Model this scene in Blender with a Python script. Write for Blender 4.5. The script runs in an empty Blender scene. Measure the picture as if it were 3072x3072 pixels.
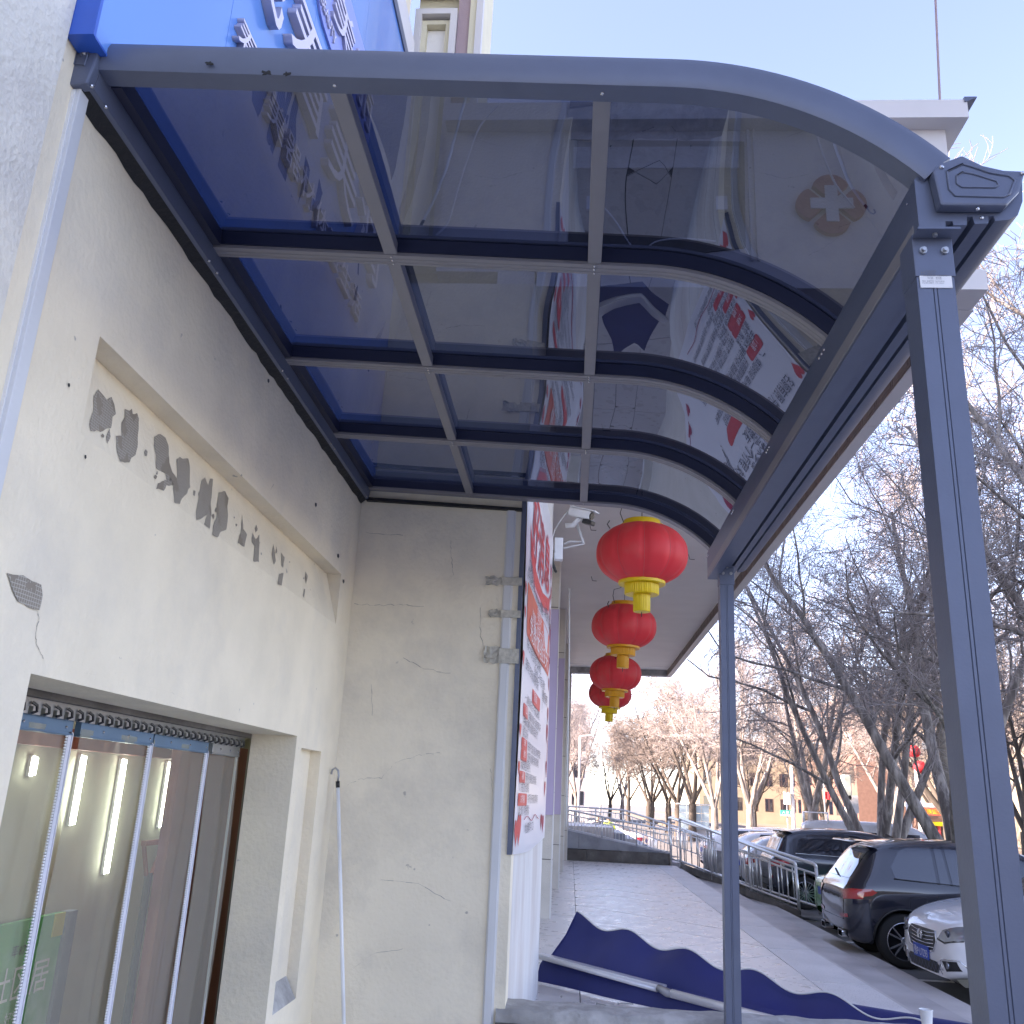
import bpy, bmesh, math, random
import numpy as np
from mathutils import Vector, Matrix
from mathutils.bvhtree import BVHTree
from mathutils.geometry import tessellate_polygon
rnd = random.Random(7)
SC = bpy.context.scene
COL = SC.collection
PI = math.pi
# ---------------------------------------------------------------- camera
F = 2750.0; CC = 1536.0; S = 3072 / 1932
def _n(v): v = np.array(v, float); return v / np.linalg.norm(v)
_dy = _n([174, 864, F]); _dz = _n([414, -(F * F + 174 * 414) / 864, F]); _dz = _n(_dz - _dy * _dz.dot(_dy))
_dx = np.cross(_dy, _dz)
M3 = np.array([_dx, _dy, _dz])
def W(px, py, ax, val):
    """survey helper: pixel of the 1932 px photo -> the point of a real plane (ax = 0,1,2) it shows"""
    r = M3 @ _n([px * S - CC, py * S - CC, F]); r = r * val / r[ax]
    return Vector(r)
cam_d = bpy.data.cameras.new('camera'); cam = bpy.data.objects.new('camera', cam_d); COL.objects.link(cam)
cam_d.sensor_width = 36; cam_d.sensor_fit = 'HORIZONTAL'; cam_d.lens = 36 * F / 3072
cam_d.clip_start = 0.05; cam_d.clip_end = 2000
mw = Matrix.Identity(4)
for i in range(3):
    mw[i][0] = M3[i][0]; mw[i][1] = -M3[i][1]; mw[i][2] = -M3[i][2]
cam.matrix_world = mw
SC.camera = cam
# ---------------------------------------------------------------- world, sun, exposure
SUN_EL, SUN_AZ = math.radians(31), math.radians(-108)      # azimuth from +Y towards +X
world = bpy.data.worlds.new('World'); SC.world = world; world.use_nodes = True
wn = world.node_tree.nodes; wl = world.node_tree.links
sky = wn.new('ShaderNodeTexSky'); sky.sky_type = 'NISHITA'; sky.sun_disc = False
sky.sun_elevation = SUN_EL; sky.sun_rotation = SUN_AZ
sky.air_density = .66; sky.dust_density = .35; sky.ozone_density = 1.6
bg = wn['Background']; bg.inputs[1].default_value = 0.15
wl.new(sky.outputs[0], bg.inputs[0])
sd = bpy.data.lights.new('sun', 'SUN'); sd.energy = 5.0; sd.angle = math.radians(0.5); sd.color = (1.0, 0.94, 0.86)
sun = bpy.data.objects.new('sun', sd); COL.objects.link(sun)
sv = Vector((math.sin(SUN_AZ) * math.cos(SUN_EL), math.cos(SUN_AZ) * math.cos(SUN_EL), math.sin(SUN_EL)))
sun.rotation_euler = sv.to_track_quat('Z', 'Y').to_euler()
SC.view_settings.view_transform = 'Standard'; SC.view_settings.look = 'None'
SC.view_settings.exposure = 2.55
SC.view_settings.use_white_balance = True; SC.view_settings.white_balance_temperature = 8100; SC.view_settings.white_balance_tint = 26; SC.view_settings.gamma = 1.0
SC.render.engine = 'CYCLES'
SC.cycles.max_bounces = 8; SC.cycles.transparent_max_bounces = 12; SC.cycles.use_denoising = True
SC.cycles.glossy_bounces = 3; SC.cycles.diffuse_bounces = 4
# ---------------------------------------------------------------- materials
def lin(c):
    return tuple(x / 12.92 if x <= .04045 else ((x + .055) / 1.055) ** 2.4 for x in c)
MATS = {}
def mat(name, col=(.5, .5, .5), rough=.6, metal=0., spec=.5, var=.12, vs=3., bump=0., bs=60., coat=0., emit=None, estr=0.,
        col2=None, c2s=1.2, c2t=(.5, .65), stretch=(1, 1, 1), spots=None, alpha=None):
    m = bpy.data.materials.new(name); m.use_nodes = True; nt = m.node_tree; N = nt.nodes; L = nt.links
    b = N['Principled BSDF']; b.inputs['Roughness'].default_value = rough; b.inputs['Metallic'].default_value = metal
    b.inputs['Specular IOR Level'].default_value = spec
    b.inputs['Coat Weight'].default_value = coat
    if coat: b.inputs['Coat Roughness'].default_value = .03
    tc = N.new('ShaderNodeTexCoord'); mp = N.new('ShaderNodeMapping'); mp.inputs['Scale'].default_value = stretch
    L.new(tc.outputs['Object'], mp.inputs[0])
    n1 = N.new('ShaderNodeTexNoise'); n1.inputs['Scale'].default_value = vs; n1.inputs['Detail'].default_value = 6
    L.new(mp.outputs[0], n1.inputs['Vector'])
    mr = N.new('ShaderNodeMapRange'); mr.inputs['From Min'].default_value = .3; mr.inputs['From Max'].default_value = .7
    mr.inputs['To Min'].default_value = 1 - var; mr.inputs['To Max'].default_value = 1 + var
    L.new(n1.outputs['Fac'], mr.inputs['Value'])
    base = N.new('ShaderNodeRGB'); base.outputs[0].default_value = (*col, 1)
    cur = base.outputs[0]
    if col2:
        n2 = N.new('ShaderNodeTexNoise'); n2.inputs['Scale'].default_value = c2s; n2.inputs['Detail'].default_value = 8; n2.inputs['Roughness'].default_value = .65
        L.new(mp.outputs[0], n2.inputs['Vector'])
        cr = N.new('ShaderNodeMapRange'); cr.inputs['From Min'].default_value = c2t[0]; cr.inputs['From Max'].default_value = c2t[1]
        L.new(n2.outputs['Fac'], cr.inputs['Value'])
        mx = N.new('ShaderNodeMix'); mx.data_type = 'RGBA'; L.new(cr.outputs[0], mx.inputs[0]); L.new(cur, mx.inputs[6]); mx.inputs[7].default_value = (*col2, 1)
        cur = mx.outputs[2]
    if spots:     # (colour, scale, threshold)
        n3 = N.new('ShaderNodeTexNoise'); n3.inputs['Scale'].default_value = spots[1]; n3.inputs['Detail'].default_value = 3
        L.new(tc.outputs['Object'], n3.inputs['Vector'])
        cr = N.new('ShaderNodeMapRange'); cr.inputs['From Min'].default_value = spots[2]; cr.inputs['From Max'].default_value = spots[2] + .04
        L.new(n3.outputs['Fac'], cr.inputs['Value'])
        mx = N.new('ShaderNodeMix'); mx.data_type = 'RGBA'; L.new(cr.outputs[0], mx.inputs[0]); L.new(cur, mx.inputs[6]); mx.inputs[7].default_value = (*spots[0], 1)
        cur = mx.outputs[2]
    vm = N.new('ShaderNodeVectorMath'); vm.operation = 'SCALE'; L.new(cur, vm.inputs[0]); L.new(mr.outputs[0], vm.inputs['Scale'])
    L.new(vm.outputs[0], b.inputs['Base Color'])
    if bump:
        nb = N.new('ShaderNodeTexNoise'); nb.inputs['Scale'].default_value = bs; nb.inputs['Detail'].default_value = 5
        L.new(mp.outputs[0], nb.inputs['Vector'])
        bp = N.new('ShaderNodeBump'); bp.inputs['Strength'].default_value = bump; bp.inputs['Distance'].default_value = .02
        L.new(nb.outputs['Fac'], bp.inputs['Height']); L.new(bp.outputs[0], b.inputs['Normal'])
    if emit:
        b.inputs['Emission Color'].default_value = (*emit, 1); b.inputs['Emission Strength'].default_value = estr
    if alpha is not None: b.inputs['Alpha'].default_value = alpha
    MATS[name] = m
    return m
def sheet_mat(name, tint, gloss_col, ior, base_r=.06, rough=.0, bump=.0, bs=2., diff=None, dfac=0., streak=(1, 1, 1)):
    m = bpy.data.materials.new(name); m.use_nodes = True; nt = m.node_tree; N = nt.nodes; L = nt.links
    for n in list(N):
        if n.type == 'BSDF_PRINCIPLED': N.remove(n)
    out = [n for n in N if n.type == 'OUTPUT_MATERIAL'][0]
    tr = N.new('ShaderNodeBsdfTransparent'); tr.inputs[0].default_value = (*tint, 1)
    gl = N.new('ShaderNodeBsdfGlossy'); gl.inputs['Color'].default_value = (*gloss_col, 1); gl.inputs['Roughness'].default_value = rough
    fr = N.new('ShaderNodeFresnel'); fr.inputs['IOR'].default_value = ior
    geo = N.new('ShaderNodeNewGeometry')
    # use the facing side's fresnel on both sides of a single sheet
    nb = N.new('ShaderNodeTexNoise'); nb.inputs['Scale'].default_value = bs; nb.inputs['Detail'].default_value = 1.5
    tc = N.new('ShaderNodeTexCoord'); mp = N.new('ShaderNodeMapping'); mp.inputs['Scale'].default_value = streak
    L.new(tc.outputs['Object'], mp.inputs[0]); L.new(mp.outputs[0], nb.inputs['Vector'])
    bp = N.new('ShaderNodeBump'); bp.inputs['Strength'].default_value = bump; bp.inputs['Distance'].default_value = .02
    L.new(nb.outputs['Fac'], bp.inputs['Height']); L.new(bp.outputs[0], gl.inputs['Normal'])
    lw = N.new('ShaderNodeLayerWeight'); lw.inputs['Blend'].default_value = .5
    mx = N.new('ShaderNodeMixShader')
    mr = N.new('ShaderNodeMath'); mr.operation = 'POWER'; L.new(lw.outputs['Facing'], mr.inputs[0]); mr.inputs[1].default_value = 2.6
    m2 = N.new('ShaderNodeMath'); m2.operation = 'MULTIPLY_ADD'; L.new(mr.outputs[0], m2.inputs[0]); m2.inputs[1].default_value = ior; m2.inputs[2].default_value = base_r
    L.new(m2.outputs[0], mx.inputs[0])
    N.remove(fr); N.remove(geo)
    if diff:
        df = N.new('ShaderNodeBsdfDiffuse'); df.inputs[0].default_value = (*diff, 1)
        mxd = N.new('ShaderNodeMixShader'); mxd.inputs[0].default_value = dfac
        L.new(tr.outputs[0], mxd.inputs[1]); L.new(df.outputs[0], mxd.inputs[2]); L.new(mxd.outputs[0], mx.inputs[1])
    else:
        L.new(tr.outputs[0], mx.inputs[1])
    L.new(gl.outputs[0], mx.inputs[2]); L.new(mx.outputs[0], out.inputs[0])
    MATS[name] = m
    return m
def mesh_patch_mat():
    m = mat('exposed_render', (.26, .22, .175), .9, bump=.3, bs=80)
    nt = m.node_tree; N = nt.nodes; L = nt.links; b = N['Principled BSDF']
    src = b.inputs['Base Color'].links[0].from_socket
    tc = N.new('ShaderNodeTexCoord'); sx = N.new('ShaderNodeSeparateXYZ')
    nz = N.new('ShaderNodeTexNoise'); nz.inputs['Scale'].default_value = 6
    ad = N.new('ShaderNodeMixRGB'); ad.inputs[0].default_value = .02
    L.new(tc.outputs['Object'], nz.inputs['Vector']); L.new(tc.outputs['Object'], ad.inputs[1]); L.new(nz.outputs['Color'], ad.inputs[2])
    L.new(ad.outputs[0], sx.inputs[0])
    outs = []
    for s in ('Y', 'Z'):
        mu = N.new('ShaderNodeMath'); mu.operation = 'MULTIPLY'; L.new(sx.outputs[s], mu.inputs[0]); mu.inputs[1].default_value = 85
        fr = N.new('ShaderNodeMath'); fr.operation = 'FRACT'; L.new(mu.outputs[0], fr.inputs[0])
        lt = N.new('ShaderNodeMath'); lt.operation = 'LESS_THAN'; L.new(fr.outputs[0], lt.inputs[0]); lt.inputs[1].default_value = .2
        outs.append(lt)
    mxx = N.new('ShaderNodeMath'); mxx.operation = 'MAXIMUM'; L.new(outs[0].outputs[0], mxx.inputs[0]); L.new(outs[1].outputs[0], mxx.inputs[1])
    n3 = N.new('ShaderNodeTexNoise'); n3.inputs['Scale'].default_value = 9; L.new(tc.outputs['Object'], n3.inputs['Vector'])
    gt = N.new('ShaderNodeMath'); gt.operation = 'GREATER_THAN'; gt.inputs[1].default_value = .42; L.new(n3.outputs['Fac'], gt.inputs[0])
    ml = N.new('ShaderNodeMath'); ml.operation = 'MULTIPLY'; L.new(mxx.outputs[0], ml.inputs[0]); L.new(gt.outputs[0], ml.inputs[1])
    mx = N.new('ShaderNodeMix'); mx.data_type = 'RGBA'; L.new(ml.outputs[0], mx.inputs[0]); L.new(src, mx.inputs[6]); mx.inputs[7].default_value = (.42, .39, .34, 1)
    L.new(mx.outputs[2], b.inputs['Base Color'])
def tile_mat():
    m = mat('tile_stone', (.72, .68, .65), .3, spec=.5, var=.05, vs=1.2, bump=.02, bs=5, col2=(.64, .60, .575), c2s=.8, c2t=(.45, .65), spots=((.6, .57, .55), 60, .66))
    nt = m.node_tree; N = nt.nodes; L = nt.links; b = N['Principled BSDF']
    tc = N.new('ShaderNodeTexCoord'); n = N.new('ShaderNodeTexNoise'); n.inputs['Scale'].default_value = 5; n.inputs['Detail'].default_value = 6
    L.new(tc.outputs['Object'], n.inputs['Vector'])
    mr = N.new('ShaderNodeMapRange'); mr.inputs['From Min'].default_value = .35; mr.inputs['From Max'].default_value = .65
    mr.inputs['To Min'].default_value = .24; mr.inputs['To Max'].default_value = .42
    L.new(n.outputs['Fac'], mr.inputs['Value']); L.new(mr.outputs[0], b.inputs['Roughness'])
mat('plaster', (.82, .72, .555), .92, var=.06, vs=2.5, bump=.28, bs=38, col2=(.68, .61, .50), c2s=.9, c2t=(.48, .70), spots=((.46, .41, .35), 16., .735))
mat('plaster_grey', (.72, .68, .60), .95, var=.08, vs=3, bump=.5, bs=45, col2=(.64, .60, .54), c2s=2., c2t=(.45, .6))
mat('plaster_b', (.83, .745, .59), .92, var=.06, vs=1.8, bump=.28, bs=38, col2=(.64, .58, .48), c2s=1.3, c2t=(.48, .72), spots=((.48, .43, .36), 12., .73))
mat('white_render', (.70, .68, .66), .9, var=.06, vs=4, bump=.35, bs=50, col2=(.60, .55, .52), c2s=1.4, stretch=(1, 1, .3))
mat('pier_stone', (.66, .62, .56), .85, var=.08, bump=.3, bs=60, spots=((.25, .22, .2), 25, .7))
mat('white_trim', (.72, .71, .69), .6, var=.05)
mat('soffit_paint', (.86, .83, .79), .92, var=.06, vs=1.2, bump=.2, bs=20, col2=(.66, .62, .56), c2s=.7, c2t=(.52, .68))
mat('slab_panel', (.66, .63, .62), .55, var=.04, vs=1.5, bump=.05, bs=6)
mat('brown_tile', (.17, .12, .10), .5, var=.25, vs=2, bump=.2, bs=20)
mat('cream_paint', (.70, .64, .47), .85, var=.05, bump=.2)
mat('mauve_paint', (.40, .29, .30), .85, var=.06, bump=.2)
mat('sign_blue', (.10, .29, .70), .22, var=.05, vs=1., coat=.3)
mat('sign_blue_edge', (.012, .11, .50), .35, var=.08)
mat('letter_white', (.74, .70, .82), .5, var=.02)
mat('letter_side', (.48, .47, .60), .5, var=.03)
mat('oval_blue', (.30, .38, .80), .4, var=.03)
mat('metal_blue', (.108, .130, .19), .38, metal=.2, var=.05, vs=8, bump=.03, bs=120)
mat('rib_metal', (.235, .225, .24), .45, metal=.1, var=.04, vs=8)
mat('shade_navy', (.010, .014, .040), .45)  # navy that stands in for the shade on the rib sides
mat('hairline', (.42, .38, .31), .9)
mat('rubber', (.012, .012, .014), .7, bump=.6, bs=30)
mat('screw_steel', (.6, .6, .62), .25, metal=1.)
mat('galv', (.42, .43, .45), .35, metal=.8, var=.08)
mat('pvc_white', (.62, .63, .64), .45, var=.04)
mat('paper_white', (.72, .72, .74), .45, var=.03, vs=1.)
mat('poster_white', (.76, .76, .80), .30, var=.04, vs=.8, bump=.12, bs=2.5)
mat('ink_red', (.72, .075, .075), .4, var=.05)
mat('ink_orange', (.74, .14, .08), .4, var=.08)
mat('ink_pink', (.74, .36, .42), .4)
mat('ink_maroon', (.42, .02, .07), .4)
mat('ink_grey', (.14, .14, .16), .5)
mat('ink_black', (.02, .02, .03), .5)
mat('ink_white', (.80, .80, .82), .4)
mat('lilac', (.50, .42, .60), .6, var=.03)
mat('lantern_red', (.80, .045, .055), .52, var=.10, vs=1.5, spec=.35, col2=(.70, .10, .09), c2s=2.2, c2t=(.5, .75))
mat('lantern_seam', (.66, .10, .10), .5, var=.1)
mat('lantern_yellow', (.80, .56, .008), .4, var=.05)
mat('lantern_amber', (.75, .34, .01), .4, var=.05)
mat('wire_dark', (.03, .03, .03), .6)
mat('wire_rust', (.20, .07, .03), .7)
mat('plastic_white', (.78, .79, .80), .3)
mat('plastic_dark', (.015, .015, .018), .3)
mat('concrete', (.35, .34, .33), .85, var=.2, vs=5, bump=.9, bs=14, col2=(.46, .45, .44), c2s=3., c2t=(.45, .55))
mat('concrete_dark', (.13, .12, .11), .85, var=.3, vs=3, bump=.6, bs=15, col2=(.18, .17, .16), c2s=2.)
mat('granite', (.30, .31, .34), .5, var=.15, vs=3, bump=.15, bs=30, col2=(.22, .23, .26), c2s=1.)
mat('step_stone', (.52, .48, .46), .5, var=.14, vs=1.5, bump=.15, bs=40, col2=(.43, .40, .40), c2s=1.2, spots=((.48, .45, .45), 70, .6))
mat('step_dark', (.44, .405, .40), .5, var=.14, vs=1.5, bump=.12, bs=40, col2=(.37, .34, .335), c2s=1.2)
mat('border_stone', (.66, .63, .62), .45, var=.10, vs=1.5, bump=.15, bs=60, spots=((.42, .39, .39), 55, .60))
mat('asphalt', (.12, .12, .122), .9, var=.2, vs=1.5, bump=.5, bs=90, col2=(.13, .13, .13), c2s=.25)
mat('paint_line', (.55, .55, .53), .8, var=.2, vs=20)
mat('soil', (.16, .13, .10), .95, var=.25, vs=2, bump=.6, bs=12)
mat('steel_rail', (.74, .74, .73), .30, metal=.75, var=.05)
mat('fabric_blue', (.022, .032, .150), .5, var=.15, vs=2, bump=.1, bs=250, spec=.35)
mat('trim_white', (.7, .7, .68), .6)
mat('alu', (.78, .78, .80), .35, metal=.5, var=.05)
mat('bark', (.17, .15, .14), .95, var=.35, vs=5, bump=1., bs=14, col2=(.38, .345, .32), c2s=8, c2t=(.45, .6), stretch=(1, 1, .18))
mat('bark_far', (.085, .073, .063), .95, var=.3, vs=4, bump=.8, bs=12, stretch=(1, 1, .2))
mat('twig', (.34, .305, .30), .9, var=.3, vs=1.)
mat('twig_warm', (.20, .17, .155), .9, var=.3, vs=1.)
mat('bark_pale', (.33, .30, .26), .9, var=.3, vs=4, bump=.5, bs=10, stretch=(1, 1, 2.))
mat('car_black', (.010, .012, .022), .12, coat=1., var=.02, spec=.6)
mat('car_navy', (.030, .035, .050), .15, coat=1., var=.02, spec=.6)
mat('car_white', (.78, .78, .79), .2, coat=1., var=.02)
mat('car_green', (.035, .30, .055), .25, coat=.8, var=.04)
mat('car_silver', (.48, .49, .50), .22, coat=.8, metal=.3)
mat('glass_dark', (.012, .016, .028), .03, spec=1., coat=1., var=.0)
mat('tyre', (.018, .018, .018), .85, bump=.3, bs=60)
mat('alloy', (.42, .43, .45), .25, metal=.9)
mat('rim_dark', (.03, .03, .035), .35, metal=.6)
mat('chrome', (.75, .75, .76), .08, metal=1.)
mat('lamp_red', (.42, .012, .018), .12, coat=1., var=.02)
mat('lamp_clear', (.30, .32, .35), .08, coat=1., metal=.5)
mat('plate_blue', (.012, .07, .42), .4)
mat('trim_black', (.012, .012, .013), .45)
mat('brick_red', (.17, .10, .08), .85, var=.15, vs=3)
mat('wall_tan', (.27, .23, .17), .9, var=.1, vs=.6)
mat('wall_grey_far', (.40, .40, .42), .9, var=.1, vs=.4)
mat('sign_green', (.02, .30, .26), .5)
mat('sign_navy', (.04, .09, .28), .5)
mat('flag_red', (.62, .02, .03), .7)
mat('transformer_grey', (.36, .42, .40), .6)
mat('room_wall', (.54, .51, .40), .85, var=.06)
mat('brown_wood', (.34, .10, .075), .5, var=.15, vs=4, stretch=(1, .3, 1))
mat('tube_light', (1, 1, 1), .5, emit=(.66, .95, 1.), estr=7.)
mat('clamp_blue', (.10, .19, .29), .4, metal=.2)
mat('poster_green', (.10, .42, .14), .5, col2=(.30, .50, .38), c2s=1.5, c2t=(.45, .6))
mat('poster_yellow', (.55, .50, .05), .5)
mat('floor_room', (.35, .30, .25), .5)
mat('board_grey', (.18, .20, .24), .6)
mat('shovel_orange', (.40, .12, .06), .6)
mat('shovel_dark', (.08, .08, .07), .6)
mat('tape_clear', (.50, .47, .40), .25, var=.2, vs=30, bump=.4, bs=40)
mat('emblem_red', (.36, .045, .07), .6)
mat('glass_booth', (.38, .50, .56), .15, var=.15, vs=1.)
mat('hi_vis', (.45, .62, .05), .7)
mat('cloth_dark', (.03, .03, .04), .9)
mat('skin', (.45, .28, .2), .7)
mat('magnet_strip', (.60, .60, .66), .25, var=.05)
sheet_mat('roof_sheet', (.064, .078, .125), (.82, .86, .98), .62, base_r=.105, rough=0., bump=.10, bs=1.6)
sheet_mat('pvc_strip', (.90, .89, .80), (.8, .82, .8), .18, base_r=.02, rough=.09, bump=.35, bs=5., diff=(.66, .63, .54), dfac=.24, streak=(1, 1, .12))
sheet_mat('car_glass', (.2, .22, .25), (.9, .93, 1.), .8)
mesh_patch_mat(); tile_mat()
# ---------------------------------------------------------------- object helpers
def rootloc(p):
    v = Vector((0, 0, 0))
    while p is not None:
        v = v + p.location; p = p.parent
    return v
def tag(o, label=None, cat=None, group=None, kind=None):
    if label: o['label'] = label
    if cat: o['category'] = cat
    if group: o['group'] = group
    if kind: o['kind'] = kind
    return o
def thing(name, loc, label, cat, group=None):
    o = bpy.data.objects.new(name, None); COL.objects.link(o); o.location = loc; o.empty_display_size = .1
    return tag(o, label, cat, group)
def link_mesh(name, me, parent=None):
    o = bpy.data.objects.new(name, me); COL.objects.link(o)
    if parent is not None: o.parent = parent
    return o
class MB:
    def __init__(s): s.v = []; s.f = []; s.smooth = False
    def quad(s, *p):
        n = len(s.v); s.v += [tuple(q) for q in p]; s.f.append(tuple(range(n, n + len(p)))); return s
    def box(s, x0, y0, z0, x1, y1, z1):
        n = len(s.v); s.v += [(x, y, z) for z in (z0, z1) for y in (y0, y1) for x in (x0, x1)]
        for f in ((0, 2, 3, 1), (4, 5, 7, 6), (0, 1, 5, 4), (2, 6, 7, 3), (0, 4, 6, 2), (1, 3, 7, 5)): s.f.append(tuple(n + i for i in f))
        return s
    def obox(s, c, ax, ay, az):
        """oriented box: centre and three half-axis vectors"""
        c, ax, ay, az = map(Vector, (c, ax, ay, az)); n = len(s.v)
        s.v += [tuple(c + ax * i + ay * j + az * k) for k in (-1, 1) for j in (-1, 1) for i in (-1, 1)]
        for f in ((0, 2, 3, 1), (4, 5, 7, 6), (0, 1, 5, 4), (2, 6, 7, 3), (0, 4, 6, 2), (1, 3, 7, 5)): s.f.append(tuple(n + i for i in f))
        return s
    def bar(s, a, b, w, h, up=(0, 0, 1)):
        a, b = Vector(a), Vector(b); d = (b - a); u = Vector(up); sd_ = d.cross(u)
        if sd_.length < 1e-6: sd_ = d.cross(Vector((0, 1, 0)))
        sd_.normalize(); u2 = sd_.cross(d).normalized()
        return s.obox((a + b) / 2, d / 2, sd_ * w / 2, u2 * h / 2)
    def prism(s, poly, ax, a0, a1):
        """polygon in the two other axes (cyclic order), extruded along axis ax"""
        n = len(s.v); k = len(poly)
        def P(q, t):
            if ax == 0: return (t, q[0], q[1])
            if ax == 1: return (q[0], t, q[1])
            return (q[0], q[1], t)
        s.v += [P(q, a0) for q in poly] + [P(q, a1) for q in poly]
        s.f.append(tuple(n + i for i in range(k))[::-1]); s.f.append(tuple(n + k + i for i in range(k)))
        for i in range(k):
            j = (i + 1) % k; s.f.append((n + i, n + j, n + k + j, n + k + i))
        return s
    def tube(s, pts, r, n=8, cap=True):
        pts = [Vector(p) for p in pts]; m = len(pts); rr = r if isinstance(r, (list, tuple)) else [r] * m
        base = len(s.v); ref = Vector((0, 0, 1))
        t0 = (pts[1] - pts[0]).normalized()
        if abs(t0.dot(ref)) > .9: ref = Vector((1, 0, 0))
        nr = (ref - t0 * ref.dot(t0)).normalized()
        for i in range(m):
            t = (pts[min(i + 1, m - 1)] - pts[max(i - 1, 0)]).normalized()
            nr = (nr - t * nr.dot(t)).normalized(); bn = t.cross(nr)
            for k in range(n):
                a = 2 * PI * k / n; s.v.append(tuple(pts[i] + (nr * math.cos(a) + bn * math.sin(a)) * rr[i]))
        for i in range(m - 1):
            for k in range(n):
                k2 = (k + 1) % n; s.f.append((base + i * n + k, base + i * n + k2, base + (i + 1) * n + k2, base + (i + 1) * n + k))
        if cap:
            s.f.append(tuple(base + k for k in range(n))[::-1]); s.f.append(tuple(base + (m - 1) * n + k for k in range(n)))
        return s
    def lathe(s, prof, c=(0, 0, 0), n=32, axis='z', rmod=None):
        base = len(s.v); m = len(prof)
        for (r, z) in prof:
            for k in range(n):
                a = 2 * PI * k / n; q = r * (rmod(a, z) if rmod else 1); x, y = q * math.cos(a), q * math.sin(a)
                p = (x, y, z) if axis == 'z' else ((x, z, y) if axis == 'y' else (z, x, y))
                s.v.append((p[0] + c[0], p[1] + c[1], p[2] + c[2]))
        for i in range(m - 1):
            for k in range(n):
                k2 = (k + 1) % n; s.f.append((base + i * n + k, base + i * n + k2, base + (i + 1) * n + k2, base + (i + 1) * n + k))
        return s
    def grid(s, P):
        """2-D list of points"""
        base = len(s.v); m = len(P); k = len(P[0])
        for r in P: s.v += [tuple(q) for q in r]
        for i in range(m - 1):
            for j in range(k - 1): s.f.append((base + i * k + j, base + i * k + j + 1, base + (i + 1) * k + j + 1, base + (i + 1) * k + j))
        return s
    def build(s, name, material, parent=None, smooth=False, bevel=0., fix=True, auto=None):
        o0 = rootloc(parent)
        me = bpy.data.meshes.new(name)
        me.from_pydata([(a - o0.x, b - o0.y, c - o0.z) for a, b, c in s.v], [], s.f)
        if fix or bevel:
            bm = bmesh.new(); bm.from_mesh(me); bmesh.ops.recalc_face_normals(bm, faces=bm.faces)
            if bevel: bmesh.ops.bevel(bm, geom=[e for e in bm.edges if e.is_manifold and e.calc_face_angle(0) > .6], offset=bevel, segments=2, profile=.6, affect='EDGES')
            bm.to_mesh(me); bm.free()
        me.materials.append(MATS[material] if isinstance(material, str) else material)
        if smooth: me.shade_smooth()
        if auto: me.shade_smooth(); me.set_sharp_from_angle(angle=auto)
        return link_mesh(name, me, parent)
def struct(o, cat=None): o['kind'] = 'structure'; return o
def copy_tree(o, parent=None):
    c = o.copy(); COL.objects.link(c); c.parent = parent
    for ch in o.children: copy_tree(ch, c)
    return c
FONT = {}
def text_geo(body, size, res=2):
    cu = bpy.data.curves.new('t', 'FONT'); cu.body = body; cu.size = size; cu.resolution_u = res; cu.align_x = 'LEFT'
    o = bpy.data.objects.new('t', cu); COL.objects.link(o)
    me = bpy.data.meshes.new_from_object(o.evaluated_get(bpy.context.evaluated_depsgraph_get()))
    v = [tuple(q.co) for q in me.vertices]; f = [tuple(p.vertices) for p in me.polygons]
    bpy.data.objects.remove(o); bpy.data.meshes.remove(me); bpy.data.curves.remove(cu)
    return v, f
def text_on(mb, body, u, v, size, mapf, sx=1., res=1, skew=0.):
    """flat lettering; mapf(u,v) -> world point"""
    vs, fs = text_geo(body, size, res); n = len(mb.v)
    if not vs: return 0
    for x, y, z in vs: mb.v.append(tuple(mapf(u + x * sx, v + y + skew * x * sx)))
    mb.f += [tuple(n + i for i in f) for f in fs]
    return max(q[0] for q in vs) * sx
def shape_on(mb, pts, mapf):
    n = len(mb.v); P = [Vector((p[0], p[1], 0)) for p in pts]
    for p in pts: mb.v.append(tuple(mapf(*p)))
    for t in tessellate_polygon([P]): mb.f.append(tuple(n + i for i in t))
def rrect(u0, v0, u1, v1, r, n=4):
    out = []
    for (cx, cy, a0) in ((u1 - r, v1 - r, 0), (u0 + r, v1 - r, 90), (u0 + r, v0 + r, 180), (u1 - r, v0 + r, 270)):
        for i in range(n + 1):
            a = math.radians(a0 + 90 * i / n); out.append((cx + r * math.cos(a), cy + r * math.sin(a)))
    return out
def screws(pts, parent, nrm, r=.006, mt='screw_steel', name='screw'):
    first = None
    for p in pts:
        if first is None:
            d = Vector(nrm).normalized(); first = MB()
            first.tube([Vector((0, 0, 0)), d * .003, d * .005], [r, r * .85, r * .4], 8)
            me_o = first.build(name, mt, None, fix=True); me_o.parent = parent; me_o.location = Vector(p) - rootloc(parent); first = me_o
        else:
            c = first.copy(); COL.objects.link(c); c.location = Vector(p) - rootloc(parent)
GZ = -1.76   # platform level; camera is the origin
RZ = -2.25   # road level
# ================================================================= SETTING
struct(MB().box(-300, -150, RZ - .3, 500, 900, RZ).build('ground', 'asphalt'))
plat = MB().box(-8., -6, RZ + .002, 3.25, 30.0, GZ - .022).build('pavement', 'concrete_dark'); struct(plat)
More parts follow.
